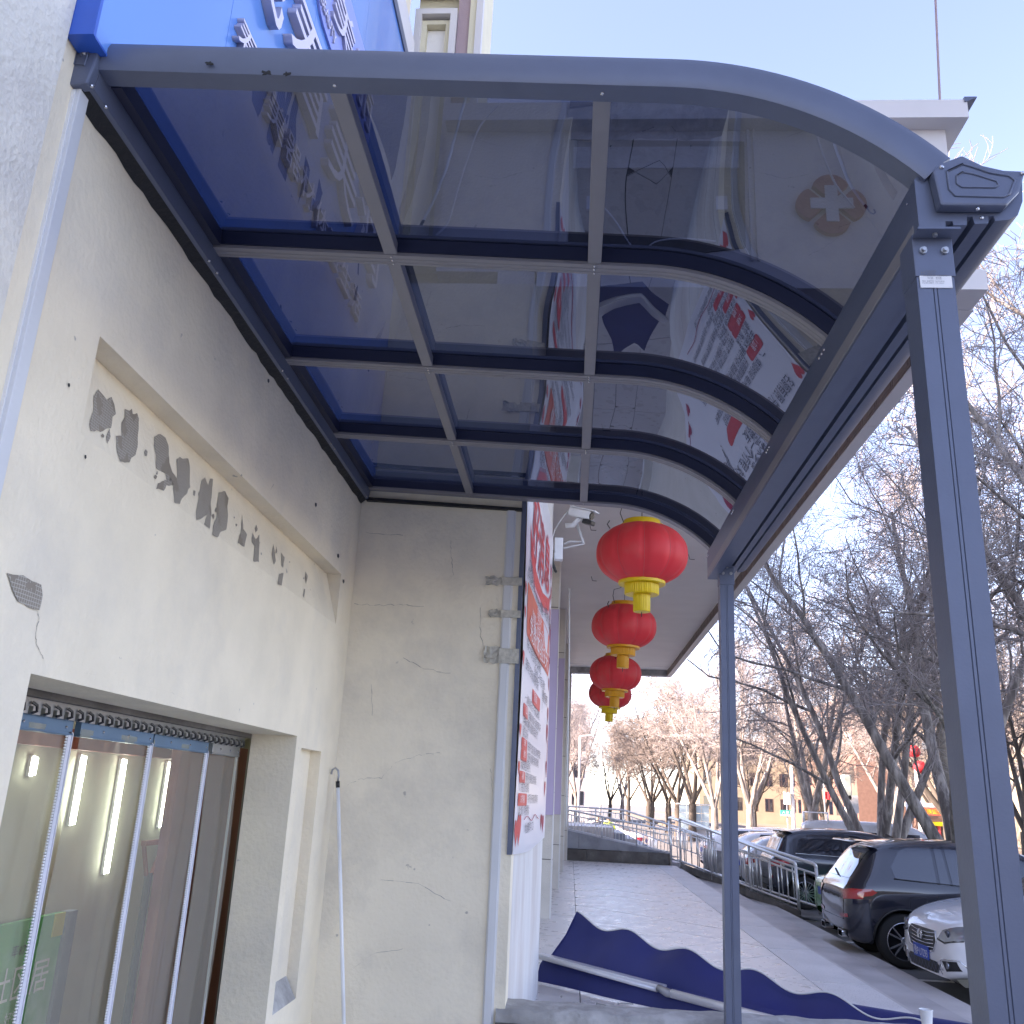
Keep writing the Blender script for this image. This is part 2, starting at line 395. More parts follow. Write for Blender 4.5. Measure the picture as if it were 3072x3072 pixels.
# diagonal paving slabs
def clip(poly, ax, val, keep_less):
    out = []
    for i in range(len(poly)):
        a, b = poly[i], poly[(i + 1) % len(poly)]
        ia = (a[ax] <= val) if keep_less else (a[ax] >= val); ib = (b[ax] <= val) if keep_less else (b[ax] >= val)
        if ia: out.append(a)
        if ia != ib:
            t = (val - a[ax]) / (b[ax] - a[ax]); out.append((a[0] + t * (b[0] - a[0]), a[1] + t * (b[1] - a[1])))
    return out
def slab(poly, name='paving_slab', m='tile_stone'):
    cx = sum(p[0] for p in poly) / len(poly); cy = sum(p[1] for p in poly) / len(poly); z = GZ + rnd.uniform(-.0015, .0015)
    mb = MB().prism([(p[0] - cx, p[1] - cy) for p in poly], 2, -.021, 0.)
    tx, ty = rnd.uniform(-.0007, .0007), rnd.uniform(-.0007, .0007)
    mb.v = [(x, y, zz + (tx * x + ty * y if zz == 0 else 0)) for x, y, zz in mb.v]
    o = mb.build(name, m); o.location = (cx, cy, z); o.parent = plat
T = .98; g = .005
for i in range(-30, 40):
    for j in range(-30, 40):
        u0, v0 = i * T, j * T
        c = [(u0 + g, v0 + g), (u0 + T - g, v0 + g), (u0 + T - g, v0 + T - g), (u0 + g, v0 + T - g)]
        q = [(.9 + (a - b) * .7071, 14. + (a + b) * .7071) for a, b in c]
        for ax, val, k in ((0, .145, False), (0, 2.645, True), (1, 6.8, False), (1, 29.98, True)):
            q = clip(q, ax, val, k) if q else q
        if len(q) >= 3:
            ar = abs(sum(q[a][0] * q[(a + 1) % len(q)][1] - q[(a + 1) % len(q)][0] * q[a][1] for a in range(len(q)))) / 2
            if ar > .02: slab(q)
for k in range(10):
    y0 = 6.8 + .02 + (k - 0) * 2.36 - .35; y0 = max(y0, 6.8)
    y1 = min(6.8 + (k + 1) * 2.36 - .35, 29.98)
    slab([(2.655, y0 + .004), (3.25, y0 + .004), (3.25, y1 - .004), (2.655, y1 - .004)], 'border_slab', 'border_stone')
    slab([(-1.0, y0 + .004), (.135, y0 + .004), (.135, y1 - .004), (-1.0, y1 - .004)])
for i in range(5):
    for j in range(8):
        slab([(-2 + i * 1.05 + .004, -2 + j * 1.05 + .004), (-2 + (i + 1) * 1.05 - .004, -2 + j * 1.05 + .004), (-2 + (i + 1) * 1.05 - .004, -2 + (j + 1) * 1.05 - .004), (-2 + i * 1.05 + .004, -2 + (j + 1) * 1.05 - .004)])
# two steps down to the car park
stp = struct(MB().box(3.255, -6, RZ + .002, 3.30, 28.9, GZ - .005).build('steps', 'step_stone'))
for (x0, x1, z) in ((3.305, 4.02, -1.925), (4.025, 4.74, -2.09)):
    for k in range(24):
        y0 = -4 + k * 1.45
        if y0 > 27.5: break
        y1 = min(y0 + 1.45, 28.4)
        b = MB().box(x0, y0 + .003, RZ + .001, x1, y1 - .003, z + rnd.uniform(-.002, .002)); o = b.build('tread', 'step_dark' if x0 < 3.5 else 'step_stone'); o.parent = stp
struct(MB().box(4.745, -6, RZ + .001, 40, 120, RZ + .004).build('car_park', 'asphalt'))
gm = MB()
for y in (14.9, 18.6, 21.7, 25.4, 28.2, 31.2, 34.2, 37.2): gm.box(5.0, y - .06, RZ + .006, 10.2, y + .06, RZ + .010)
pl = gm.build('parking_line', 'paint_line'); tag(pl, 'worn white parking bay lines painted on the car park', 'road marking', kind='structure')
struct(MB().box(13.2, -20, RZ + .005, 24, 300, RZ + .01).build('road', 'asphalt'))
struct(MB().box(24, -20, RZ + .001, 70, 300, RZ + .12).build('far_pavement', 'soil'))
pv = struct(MB().box(10.4, -20, RZ + .001, 13.0, 300, RZ + .13).build('planting_strip', 'soil'))
# ---- main building (left wall A) -------------------------------------------------
def wall_x(name, x, yr, zr, holes, matn, parent, face=1, depth_back=.3):
    """wall in plane x=const facing +X with rectangular recesses: (y0,y1,z0,z1,depth or None for through)"""
    ys = sorted(set([yr[0], yr[1]] + [h[0] for h in holes] + [h[1] for h in holes]))
    zs = sorted(set([zr[0], zr[1]] + [h[2] for h in holes] + [h[3] for h in holes]))
    mb = MB()
    for a, b in zip(ys, ys[1:]):
        for c, d in zip(zs, zs[1:]):
            if not any(h[0] <= a and b <= h[1] and h[2] <= c and d <= h[3] for h in holes):
                mb.quad((x, a, c), (x, b, c), (x, b, d), (x, a, d))
    for (a, b, c, d, dp) in holes:
        q = dp if dp else depth_back
        if q < 0:      # recess that is deep at its head and dies out at its foot
            q = -q; mb.quad((x, a, d), (x, b, d), (x - q, b, d), (x - q, a, d)); mb.quad((x, a, c), (x, b, c), (x - q, b, d), (x - q, a, d))
            mb.quad((x, a, c), (x, a, d), (x - q, a, d)); mb.quad((x, b, c), (x, b, d), (x - q, b, d)); continue
        mb.quad((x, a, d), (x, b, d), (x - q, b, d), (x - q, a, d)); mb.quad((x, a, c), (x, b, c), (x - q, b, c), (x - q, a, c))
        mb.quad((x, a, c), (x, a, d), (x - q, a, d), (x - q, a, c)); mb.quad((x, b, c), (x, b, d), (x - q, b, d), (x - q, b, c))
        if dp: mb.quad((x - q, a, c), (x - q, b, c), (x - q, b, d), (x - q, a, d))
    return mb.build(name, matn, parent, fix=False)
mass = thing('shading_building', (-10, 4, GZ), 'main body of the building rising behind the plastered shop front', 'building')  # out of view, added this tall so its shadow covers the near trees
MB().box(-22, -24, GZ, -8.2, 29, 17.5).build('wall', 'soffit_paint', mass); MB().box(-8.19, -24, 9.55, -1.75, 6.5, 17.5).build('wall', 'soffit_paint', mass); MB().box(-8.19, 6.51, 9.55, -4.7, 29, 17.5).build('wall', 'soffit_paint', mass)
bA = thing('shop_building', (-1.6, 4.0, GZ), 'cream plastered shop front with a doorway and a recessed band of broken plaster', 'building')
DOOR = (2.64, 5.42, -1.9, .286); BAND = (2.65, 6.03, 1.055, 1.405); NICHE = (5.535, 5.99, -1.20, .225)
wall_x('wall', -1.6, (2.15, 6.41), (GZ, 9.5), [(*DOOR, None), (*BAND, -.10), (*NICHE, .07)], 'plaster', bA, depth_back=.27)
MB().box(-8, 2.15, 1.25, -1.88, 6.4, 1.6).build('ceiling_slab', 'concrete', bA); MB().box(-8, 2.15, 9.2, -1.62, 6.6, 9.5).build('roof', 'concrete', bA)
# lintel soffit of the doorway, dark and broken
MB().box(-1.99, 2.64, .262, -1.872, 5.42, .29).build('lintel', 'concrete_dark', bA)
# niche bottom fillet
MB().prism([(-1.6, -1.20), (-1.67, -1.20), (-1.67, -1.08)], 1, 5.54, 5.98).build('sill', 'concrete', bA)
# ragged exposed patches on the band (3 mm proud sheets of bared render)
def patch_poly(pts, plane, name='bare_patch', m='exposed_render', off=.002):
    mb = MB(); P3 = []
    for (x, y) in pts:
        w = W(x * .5694 / S, (1000 + y * .5694) / S, 0, plane)
        if plane == bx:     # sloped back of the band: x = -1.6 - .085*(z-1.055)/.35
            k_ = .10 / .35; w = w * ((-1.6 + k_ * 1.055) / (w.x + k_ * w.z))
        P3.append(w)
    def jag(P):
        out = []
        for i in range(len(P)):
            a, b = P[i], P[(i + 1) % len(P)]; out.append(a); d = (b - a)
            k = max(1, int(d.length / .02))
            for t in range(1, k): out.append(a + d * (t / k) + Vector((0, rnd.uniform(-.003, .003), rnd.uniform(-.003, .003))))
        return out
    P3 = jag(P3)
    n = len(P3)
    mb.v = [(p.x + off, p.y, p.z) for p in P3]
    for t in tessellate_polygon([[Vector((p.y, p.z, 0)) for p in P3]]): mb.f.append(tuple(t))
    o = mb.build(name, m, bA, fix=False); return o
bx = -1.683
PP = [[(515, 295), (545, 330), (560, 350), (585, 335), (600, 375), (608, 425), (590, 440), (582, 500), (565, 500), (540, 515), (475, 515), (468, 480), (490, 410), (492, 330)],
      [(575, 500), (580, 545), (562, 580), (556, 545)],
      [(655, 398), (680, 408), (692, 397), (697, 425), (720, 420), (730, 450), (722, 600), (712, 640), (690, 655), (680, 680), (630, 675), (615, 630), (608, 540), (640, 540), (638, 470), (655, 440)],
      [(765, 610), (775, 620), (772, 648), (760, 645), (757, 622)],
      [(810, 545), (840, 530), (870, 550), (885, 590), (890, 680), (905, 730), (930, 765), (930, 700), (928, 665), (945, 650), (960, 662), (990, 660), (998, 700), (998, 790), (985, 840), (955, 870), (945, 900), (915, 890), (912, 800), (875, 800), (860, 830), (820, 820), (830, 790), (875, 775), (870, 740), (820, 710), (820, 640), (808, 590)],
      [(1018, 825), (1028, 832), (1024, 858), (1014, 850)],
      [(1060, 775), (1078, 758), (1095, 800), (1105, 765), (1120, 768), (1115, 830), (1108, 900), (1112, 950), (1102, 1030), (1072, 1005), (1090, 955), (1060, 975), (1032, 985), (1030, 940), (1045, 870)],
      [(1150, 840), (1185, 832), (1203, 870), (1195, 910), (1200, 960), (1190, 1035), (1160, 1045), (1145, 1075), (1117, 1060), (1120, 1015), (1138, 970), (1140, 900)],
      [(1275, 955), (1280, 1030), (1300, 1060), (1285, 1125), (1250, 1105), (1258, 1070), (1268, 1040)],
      [(1348, 1008), (1356, 1030), (1345, 1050), (1340, 1028)], [(1328, 1050), (1345, 1085), (1365, 1060), (1362, 1205), (1332, 1200), (1340, 1120), (1325, 1100)],
      [(1438, 1110), (1446, 1150), (1452, 1200), (1440, 1218), (1430, 1165)], [(1455, 1120), (1458, 1150), (1450, 1160)],
      [(1480, 1155), (1498, 1180), (1490, 1235), (1480, 1225)], [(1468, 1268), (1492, 1262), (1482, 1330), (1462, 1320)],
      [(1608, 1255), (1620, 1280), (1610, 1320), (1604, 1290)], [(1600, 1345), (1606, 1350), (1600, 1395), (1594, 1380)]]
for k in range(26):
    t = rnd.random() ** .8; cx_ = 520 + 1120 * t; cy_ = 470 + 860 * t + rnd.uniform(-70, 70) * (1 - .5 * t); q_ = (12 - 7 * t) * rnd.uniform(.5, 1.3)
    PP.append([(cx_ + q_ * rnd.uniform(.4, 1.) * math.cos(a), cy_ + q_ * 1.7 * rnd.uniform(.5, 1.) * math.sin(a)) for a in [2 * PI * j / 7 for j in range(7)]])
for p in PP: patch_poly(p, bx)
patch_poly([(35, 1262), (120, 1275), (215, 1325), (222, 1380), (205, 1458), (150, 1445), (95, 1415), (62, 1350)], -1.598)
# cracks
def crack(pts, plane, w=.0035):
    mb = MB(); P = [W(x * .5694 / S, (1000 + y * .5694) / S, 0, plane) for x, y in pts]
    Q = []
    for a, b in zip(P, P[1:]):
        for t in range(5): Q.append(a.lerp(b, t / 5) + Vector((0, rnd.uniform(-.004, .004), rnd.uniform(-.002, .002))))
    Q.append(P[-1])
    for a, b in zip(Q, Q[1:]):
        ww = w * rnd.uniform(.4, 1.2); mb.quad((a.x + .0015, a.y - ww / 2, a.z), (a.x + .0015, a.y + ww / 2, a.z), (b.x + .0015, b.y + ww / 2, b.z), (b.x + .0015, b.y - ww / 2, b.z))
    mb.build('crack', 'exposed_render', bA, fix=False)
crack([(192, 1460), (203, 1500), (188, 1580), (190, 1640), (225, 1715)], -1.6)
crack([(180, 1730), (500, 1800), (900, 1890), (980, 1932)], -1.6, .0022)
crack([(430, 540), (960, 960), (1780, 1550)], -1.6, .002)
crack([(1340, 700), (1390, 780), (1425, 822), (1440, 795)], -1.6, .004)
crack([(1810, 1265), (1868, 1322)], -1.6, .016)
crack([(1680, 1250), (1750, 1272), (1790, 1268)], -1.6, .006)
for (x, y) in ((360, 270), (1662, 900), (1780, 1170), (447, 648), (1412, 247), (1808, 303 + 1000)):
    patch_poly([(x - 4, y - 8), (x + 5, y - 6), (x + 6, y + 8), (x, y + 16), (x - 5, y + 6)], -1.6, 'hole', 'wire_dark')
# neighbouring grey wall at the far left
gw = thing('grey_wall', (-1.6, 1.0, GZ), 'rough grey rendered wall at the left edge of the picture', 'wall')
MB().box(-3., -3.5, GZ, -1.585, 2.148, 9.5).build('wall', 'plaster_grey', gw)
# room behind the doorway
rm = thing('shop_room', (-4, 5.4, GZ), 'lit beige room seen through the plastic strip door', 'room')
MB().quad((-3.2, 2.2, GZ), (-3.2, 9.5, GZ), (-3.2, 9.5, 1.2), (-3.2, 2.2, 1.2)).quad((-3.2, 2.2, GZ), (-1.88, 2.2, GZ), (-1.88, 2.2, 1.2), (-3.2, 2.2, 1.2)).quad((-3.2, 9.5, GZ), (-1.88, 9.5, GZ), (-1.88, 9.5, 1.2), (-3.2, 9.5, 1.2)).quad((-1.885, 5.43, GZ), (-1.885, 9.5, GZ), (-1.885, 9.5, 1.2), (-1.885, 5.43, 1.2)).quad((-3.2, 2.2, 1.2), (-3.2, 9.5, 1.2), (-1.88, 9.5, 1.2), (-1.88, 2.2, 1.2)).build('wall', 'room_wall', rm, fix=False)
MB().box(-3.2, 2.2, GZ - .01, -1.88, 9.5, GZ + .006).build('floor', 'floor_room', rm)
MB().box(-3.19, 2.3, .165, -3.10, 9.3, .285).build('beam', 'brown_wood', rm)
MB().box(-2.42, 5.62, GZ + .01, -2.36, 6.9, .25).build('door_leaf', 'brown_wood', rm)
for (y, z0, z1) in ((6.0, -.29, .13), (6.57, -.62, .13), (7.35, -.34, .14), (5.44, 0, .10), (5.43, .29, .36)):  # upright glowing tubes stand in for reflections of the ceiling tubes
    t = thing('tube_streak', (-3.17, y, z0), {6.0: 'lit tube lamp seen in the second strip of the door curtain', 6.57: 'longest lit tube lamp seen behind the plastic strips', 7.35: 'lit tube lamp behind the third plastic strip', 5.44: 'short lit tube behind the leftmost plastic strip', 5.43: 'stub of lit tube above the brown beam'}[y], 'lamp')
    MB().tube([(-3.16, y, z0), (-3.16, y, z1)], .013, 8).build('tube', 'tube_light', t)
    MB().box(-3.195, y - .02, z0 - .01, -3.175, y + .02, z1 + .01).build('bracket', 'plastic_white', t)
for (y, x) in ((5.2, -2.5),):
    t = thing('ceiling_tube', (x, y, 1.1), 'lit ceiling tube inside the shop room', 'lamp')
    MB().tube([(x, y - .5, 1.1), (x, y + .5, 1.1)], .016, 8).build('tube', 'tube_light', t)
    MB().box(x - .03, y - .52, 1.125, x + .03, y + .52, 1.16).build('housing', 'plastic_white', t)
gp = thing('poster_board', (-3.1, 5.5, GZ), 'green printed poster board standing inside the door at the lower left', 'poster')
MB().box(-3.14, 4.6, -1.44, -3.10, 5.98, -.80).build('board', 'poster_green', gp)
MB().box(-3.14, 5.985, -1.7, -3.08, 6.10, -.80).build('frame', 'board_grey', gp)
MB().box(-3.10, 5.86, -.93, -3.094, 5.98, -.80).build('corner_panel', 'poster_yellow', gp)
tm = MB(); fm = lambda u, v: (-3.092, u, v)
text_on(tm, '社区居', 5.30, -1.20, .20, fm); text_on(tm, '好学', 5.50, -1.33, .07, fm); text_on(tm, '宜 选', 5.50, -1.425, .07, fm); text_on(tm, '电话', 5.5, -1.40 + .3, .01, fm)
tm.build('lettering', 'ink_white', gp, fix=False)
tm = MB(); text_on(tm, '率87%', 5.45, -.98, .07, fm); tm.build('lettering', 'ink_black', gp, fix=False)
MB().box(-3.14, 4.6, -1.7, -3.10, 5.98, -1.445).build('lower_panel', 'plaster', gp)
sh = thing('snow_shovel', (-2.6, 5.95, GZ), 'snow shovel with orange handle leaning inside behind the third strip', 'shovel')
MB().bar((-2.6, 5.82, -.37), (-2.6, 6.14, -.37), .03, .03).bar((-2.6, 5.83, -.38), (-2.6, 5.93, -.56), .02, .02).bar((-2.6, 6.13, -.38), (-2.6, 6.0, -.56), .02, .02).build('handle', 'shovel_orange', sh)
MB().tube([(-2.6, 5.965, -.55), (-2.58, 5.90, GZ + .02)], .025, 8).build('shaft', 'shovel_dark', sh)
# strip curtain
cu = thing('strip_curtain', (-1.95, 4.3, GZ), 'clear plastic strip door curtain with blue clamps on a steel rail', 'door curtain')
MB().box(-1.93, 2.66, .232, -1.905, 5.41, .262).build('rail', 'galv', cu)
fin = None
for i in range(34):
    y = 2.72 + i * .08
    if fin is None: fin = MB().box(-.01, -.026, -.0135, .01, .026, .0135).build('rail_fin', 'galv', None); fin.parent = cu
    else: fin = fin.copy(); COL.objects.link(fin)
    fin.location = Vector((-1.915, y + .026, .2185)) - cu.location
hk = None
for i in range(34):
    y = 2.70 + i * .08
    if hk is None:
        hk = MB().tube([(0, 0, .03), (.012, .012, .02), (.012, .018, .0), (0, .006, -.008)], .006, 6).build('hook', 'plastic_dark', None); hk.parent = cu; hk.location = Vector((-1.90, y, .215)) - cu.location
    else:
        c = hk.copy(); COL.objects.link(c); c.location = Vector((-1.90, y, .215)) - cu.location
strips = [(2.62, 3.55), (3.57, 4.245), (4.26, 4.95), (4.965, 5.405)]
for i, (a, b) in enumerate(strips):
    x = -1.935 if i % 2 else -1.945
    P = []
    for k in range(13):
        y = a + (b - a) * k / 12; P.append([(x + .012 * math.sin(k * .9 + i) + .01 * math.sin(zz * 3 + i), y - .0 * zz, zz) for zz in [(.18 - j * .12) for j in range(17)]])
    MB().grid(P).build('plastic_strip', 'pvc_strip', cu, smooth=True, fix=False)
    cl = MB().box(x - .012, a + .01, .150, x + .014, b - .012, .208).box(x - .014, a + .01, .153, x + .018, b - .012, .160).build('clamp_bar', 'clamp_blue' if i < 3 else 'galv', cu, bevel=.002)
    screws([(x + .015, a + (b - a) * t, .18) for t in (.28, .62, .93)], cl, (1, 0, 0), .006)
    if i < 3:
        MB().box(x + .006, b - .035, GZ + .05, x + .014, b - .004, .165).box(x + .012, b - .012, GZ + .05, x + .018, b - .006, .16).build('edge_strip', 'magnet_strip', cu)
        tb = MB()
        for k in range(170): tb.box(x + .007, b - .046, GZ + .08 + k * .0108, x + .012, b - .034, GZ + .0855 + k * .0108)
        tag(tb.build('stitching', 'plastic_white', cu, fix=False), kind='stuff')
MB().box(-1.94, 5.385, GZ + .03, -1.93, 5.40, .15).build('edge_strip', 'magnet_strip', cu)
# surface conduits
c1 = thing('cable_trunking', (-1.6, 2.27, GZ), 'white plastic cable trunking down the wall below the canopy corner at left', 'trunking')
MB().box(-1.6, 2.245, GZ, -1.575, 2.295, 2.05).build('cover', 'pvc_white', c1, bevel=.003)
MB().box(-1.6, 2.24, GZ, -1.59, 2.30, 2.04).build('base', 'white_trim', c1)
c1b = thing('cable_trunking', (-.47, 6.4, GZ), 'white plastic cable trunking beside the white health poster', 'trunking')
MB().box(-.505, 6.385, GZ, -.455, 6.41, 2.03).build('cover', 'pvc_white', c1b, bevel=.003)
MB().box(-.515, 6.40, GZ, -.445, 6.41, 2.03).build('base', 'white_trim', c1b)
# hooked pole
hp = thing('hook_pole', (-1.36, 6.2, GZ), 'white pole with a bent steel hook leaning in the wall corner', 'pole')
P0 = W(637.5, 1486, 1, 6.25); P1 = W(649, 1932, 1, 6.2); P1 = P0 + (P1 - P0) * 1.28; P1.z = GZ
MB().tube([P1, P0], .0125, 10).build('shaft', 'plastic_white', hp, smooth=True)
Pg = W(637, 1474, 1, 6.25)
MB().tube([P0, Pg], .0135, 10).build('grip', 'plastic_dark', hp, smooth=True)
MB().tube([Pg, W(639, 1463, 1, 6.25), W(638, 1454, 1, 6.25), W(633, 1449, 1, 6.25), W(627, 1452, 1, 6.25), W(625, 1461, 1, 6.25)], .007, 8).build('hook', 'galv', hp, smooth=True)
# ---- wall B (return wall) ---------------------------------------------------------
bB = thing('return_wall', (-1., 6.6, GZ), 'cream plastered return wall facing the camera under the canopy', 'wall')
MB().box(-1.78, 6.408, GZ, -.375, 6.75, 3.9).build('wall', 'plaster_b', bB)
def crack_b(pts, w=.0035):
    P = [W(x, y, 1, 6.408) for x, y in pts]; Q = []; mb = MB()
    for a, b in zip(P, P[1:]):
        for t in range(6): Q.append(a.lerp(b, t / 6) + Vector((rnd.uniform(-.006, .006), 0, rnd.uniform(-.006, .006))))
    Q.append(P[-1])
    for a, b in zip(Q, Q[1:]):
        ww = w * rnd.uniform(.3, 1.2); mb.quad((a.x - ww / 2, 6.4065, a.z - ww / 2), (a.x + ww / 2, 6.4065, a.z + ww / 2), (b.x + ww / 2, 6.4065, b.z + ww / 2), (b.x - ww / 2, 6.4065, b.z - ww / 2))
    mb.build('crack', 'hairline', bB, fix=False)
for c_ in ([(655, 1482), (680, 1470), (720, 1468), (745, 1440), (790, 1425), (830, 1420)], [(760, 1240), (800, 1262), (850, 1270)], [(668, 1140), (715, 1142), (760, 1141), (800, 1144)], [(850, 1020), (852, 1050), (856, 1085)], [(905, 1145), (907, 1200), (920, 1250)],
           [(700, 1290), (702, 1350)], [(720, 1660), (790, 1668), (850, 1700)], [(690, 1005), (760, 1010)], [(925, 1450), (930, 1500), (938, 1530)], [(640, 1850), (700, 1800), (760, 1790)]): crack_b(c_)
for (pl_, y) in (((918, 1088, 948, 1105), 6.38), ((922, 1150, 950, 1166), 6.38), ((915, 1220, 945, 1252), 6.38)):
    a = W(pl_[0], pl_[1], 1, 6.405); b = W(pl_[2], pl_[3], 1, 6.405)
    ts = thing('tape_scrap', ((a.x + b.x) / 2, 6.4, (a.z + b.z) / 2), {1088: 'topmost torn scrap of clear tape on the return wall', 1150: 'middle torn scrap of clear tape on the return wall', 1220: 'lowest torn scrap of clear tape on the return wall'}[pl_[1]], 'tape')
    G = [[(a.x + (b.x - a.x) * i / 6 + rnd.uniform(-.008, .008), 6.402 - rnd.uniform(0, .03) * (1 - i / 6), b.z + (a.z - b.z) * j / 5 + rnd.uniform(-.01, .01)) for j in range(6)] for i in range(7)]
    MB().grid(G).build('film', 'tape_clear', ts, fix=False)
    MB().box(-.52, 6.376, b.z, -.38, 6.384, b.z + (a.z - b.z) * .9).build('strap', 'tape_clear', ts)
# ---- poster wall ------------------------------------------------------------------
def px_x(y): return -.385 + (y - 6.42) * .04
pw = thing('panelled_wall', (-.5, 8.0, GZ), 'white ribbed wall below and behind the red-lettered poster', 'wall')
pb = None; yy = 6.42
while yy < 9.55:
    y2 = min(yy + .45, 9.6)
    mb = MB().prism([(px_x(yy), yy + .006), (px_x(y2), y2 - .006), (px_x(y2) - .3, y2 - .006), (px_x(yy) - .3, yy + .006)], 2, GZ, 4.02); mb.build('panel', 'white_render', pw, bevel=.006); yy = y2
MB().box(-.95, 6.8, GZ, -.48, 29.9, 4.127).build('core', 'pier_stone', pw)
po = thing('poster', (-.3, 8.0, -.36), 'large white sheet poster with a red 好消息 heading on the wall beyond the canopy', 'poster')
def pm(u, v, o=0.):
    t = (u - 6.44) / 3.0
    return (px_x(u) + .02 + .008 * math.sin(t * 7. + v * 1.7) + .012 * max(0, v - 1.5) * math.sin(t * 9) + o, u, v)
P = []
for i in range(31):
    u = 6.43 + 3.05 * i / 30; top = 2.95 - .30 * max(0, (u - 7.0)) ** .8 * .55; bot = -.36 - .035 * math.sin(i / 30 * PI)
    P.append([pm(u, bot + (top - bot) * j / 26) for j in range(27)])
MB().grid(P).build('sheet', 'poster_white', po, smooth=True, fix=False)
tk = {}
def ink(m): return tk.setdefault(m, MB())
lay = [0]
def t_m(m, s_, u, v, sz, sx=1., res=1, o=.006):
    if m == 'ink_white': o = .016
    text_on(ink(m), s_, u, v, sz, lambda a, b: pm(a, b, o), sx, res)
def s_m(m, pts, o=.003):
    # refine long outlines so that the shape follows the sheet
    q = []
    for a, b in zip(pts, pts[1:] + pts[:1]):
        n = max(1, int(math.hypot(b[0] - a[0], b[1] - a[1]) / .15))
        q += [(a[0] + (b[0] - a[0]) * t / n, a[1] + (b[1] - a[1]) * t / n) for t in range(n)]
    shape_on(ink(m), q, lambda a, b: pm(a, b, o))
def heart(m, u, v, s_):
    s_m(m, [(u + s_ * .062 * (16 * math.sin(a) ** 3) / 1.0, v + s_ * .062 * (13 * math.cos(a) - 5 * math.cos(2 * a) - 2 * math.cos(3 * a) - math.cos(4 * a))) for a in [2 * PI * k / 22 for k in range(22)]])
sw = [(6.72, 2.02), (6.85, 1.80), (7.3, 1.66), (8.2, 1.66), (8.85, 1.75), (9.1, 1.98), (8.8, 1.86), (8.1, 1.77), (7.4, 1.80), (6.95, 1.90)]
s_m('ink_pink', [(u, v - .04) for u, v in sw], .003); s_m('ink_red', sw, .006)
for ch, u, v, sz in (('好', 6.86, 1.88, .62), ('消', 7.55, 1.88, .58), ('息', 8.2, 1.92, .58)):
    for du, dv in ((-.02, -.02), (.02, .02), (.025, -.015), (-.02, .02)): t_m('ink_pink', ch, u + du, v + dv, sz, 1.08, 2, .0045)
    t_m('ink_red', ch, u, v, sz, 1.08, 2, .008)
for s_, u, v, sz in (('如果您也有以下任何一种困扰', 6.72, 1.655, .115), ('请走进来坐一坐 让身体更轻松健康', 6.62, 1.575, .105), ('长期坚持 真正受益', 8.3, 1.62, .13),
                     ('每天三十分钟 全家人都可以来参加', 6.75, 1.06, .10), ('坚持体验一个疗程 好身体', 7.6, .965, .10), ('名额有限 先到先得 欢迎新老朋友', 6.65, .90, .10), ('真的很神奇', 8.5, .86, .12),
                     ('一、体验时间 每天上午 下午 都可以来体验', 6.72, .665, .085),
                     ('长期腰酸背痛 颈肩不适的朋友都可以来', 7.1, .575, .08), ('手脚麻木 睡眠不好 膝盖疼痛 走路没有力气', 6.65, .495, .085), ('请您 放心来', 6.64, .42, .085),
                     ('失眠多梦 记忆减退 头昏头沉的中老年朋友', 7.1, .345, .08), ('血压不稳 心慌胸闷 手脚冰凉可来体验', 7.1, .265, .08), ('可以长期坚持 再也不怕', 6.6, .195, .08),
                     ('肠胃不好 便秘腹胀 反复发作请抓紧', 7.0, .115, .08), ('7、免疫力低 经常感冒', 6.58, .045, .08),
                     ('关节不适一到冬天就疼 请抓紧时间', 7.25, -.035, .08), ('以上情况 均可免费体验', 6.6, -.115, .08), ('地址 健康体验中心 二楼', 7.1, -.245, .085)):
    t_m('ink_grey', s_, u, v, sz)
s_m('ink_orange', rrect(6.68, 1.15, 9.18, 1.55, .06))
t_m('ink_white', '只要您来', 7.55, 1.44, .11); t_m('ink_white', '（健康第一 快乐每一天 身心好）', 7.0, 1.335, .11, 1.02)
t_m('ink_white', '免费体验3天', 6.84, 1.175, .20, 1.85, 2)
for a, b, c, d, s_ in ((7.5, .735, 8.35, .85, '适宜人群'), (6.62, .555, 7.04, .65, '1.血管'), (6.6, .33, 7.06, .41, '2.失眠'), (6.6, .25, 7.06, .33, '3.腰椎'), (6.57, .10, 6.98, .18, '4.肠胃'), (6.55, -.055, 7.2, .03, '5.关节疼痛')):
    s_m('ink_red', rrect(a, b, c, d, .03)); t_m('ink_white', s_, a + .04, b + .025, (d - b) * .72, 1.0)
t_m('ink_black', '！', 8.5, .75, .13)
for u, v, s_ in ((9.15, 2.2, .13), (9.28, 2.02, .12), (9.2, 1.78, .11), (9.28, 1.62, .12), (9.25, 1.3, .10), (9.3, 1.1, .09), (9.28, .8, .10), (9.25, .62, .12), (9.3, .3, .08), (9.25, .1, .09),
                 (6.5, 1.45, .07), (6.5, 1.28, .06), (6.49, .95, .07), (6.49, .45, .06), (6.52, .2, .06), (6.55, -.22, .11), (6.72, -.20, .13), (9.0, -.20, .09), (9.2, -.22, .10)):
    heart('ink_maroon' if u > 7 else 'ink_red', u, v, s_ * .95)
for m, mb_ in tk.items(): mb_.build('lettering' if m != 'ink_orange' else 'red_box', m, po, fix=False)
st = MB()
for a, b, c in ((.0, 1.6, .9), (.3, .5, .4)):
    st.tube([pm(9.30 + a * .02, -.3 + b + k * .05, .006 + .0) for k in range(8)], .002, 4)
st.tube([pm(7.0 + k * .15, -.15 + .02 * math.sin(k), .008) for k in range(12)], .003, 4)
st.build('drawn_thread', 'ink_maroon', po, fix=False)
MB().box(-.405, 6.395, -.36, -.372, 6.412, 2.6).build('edge_board', 'metal_blue', po)
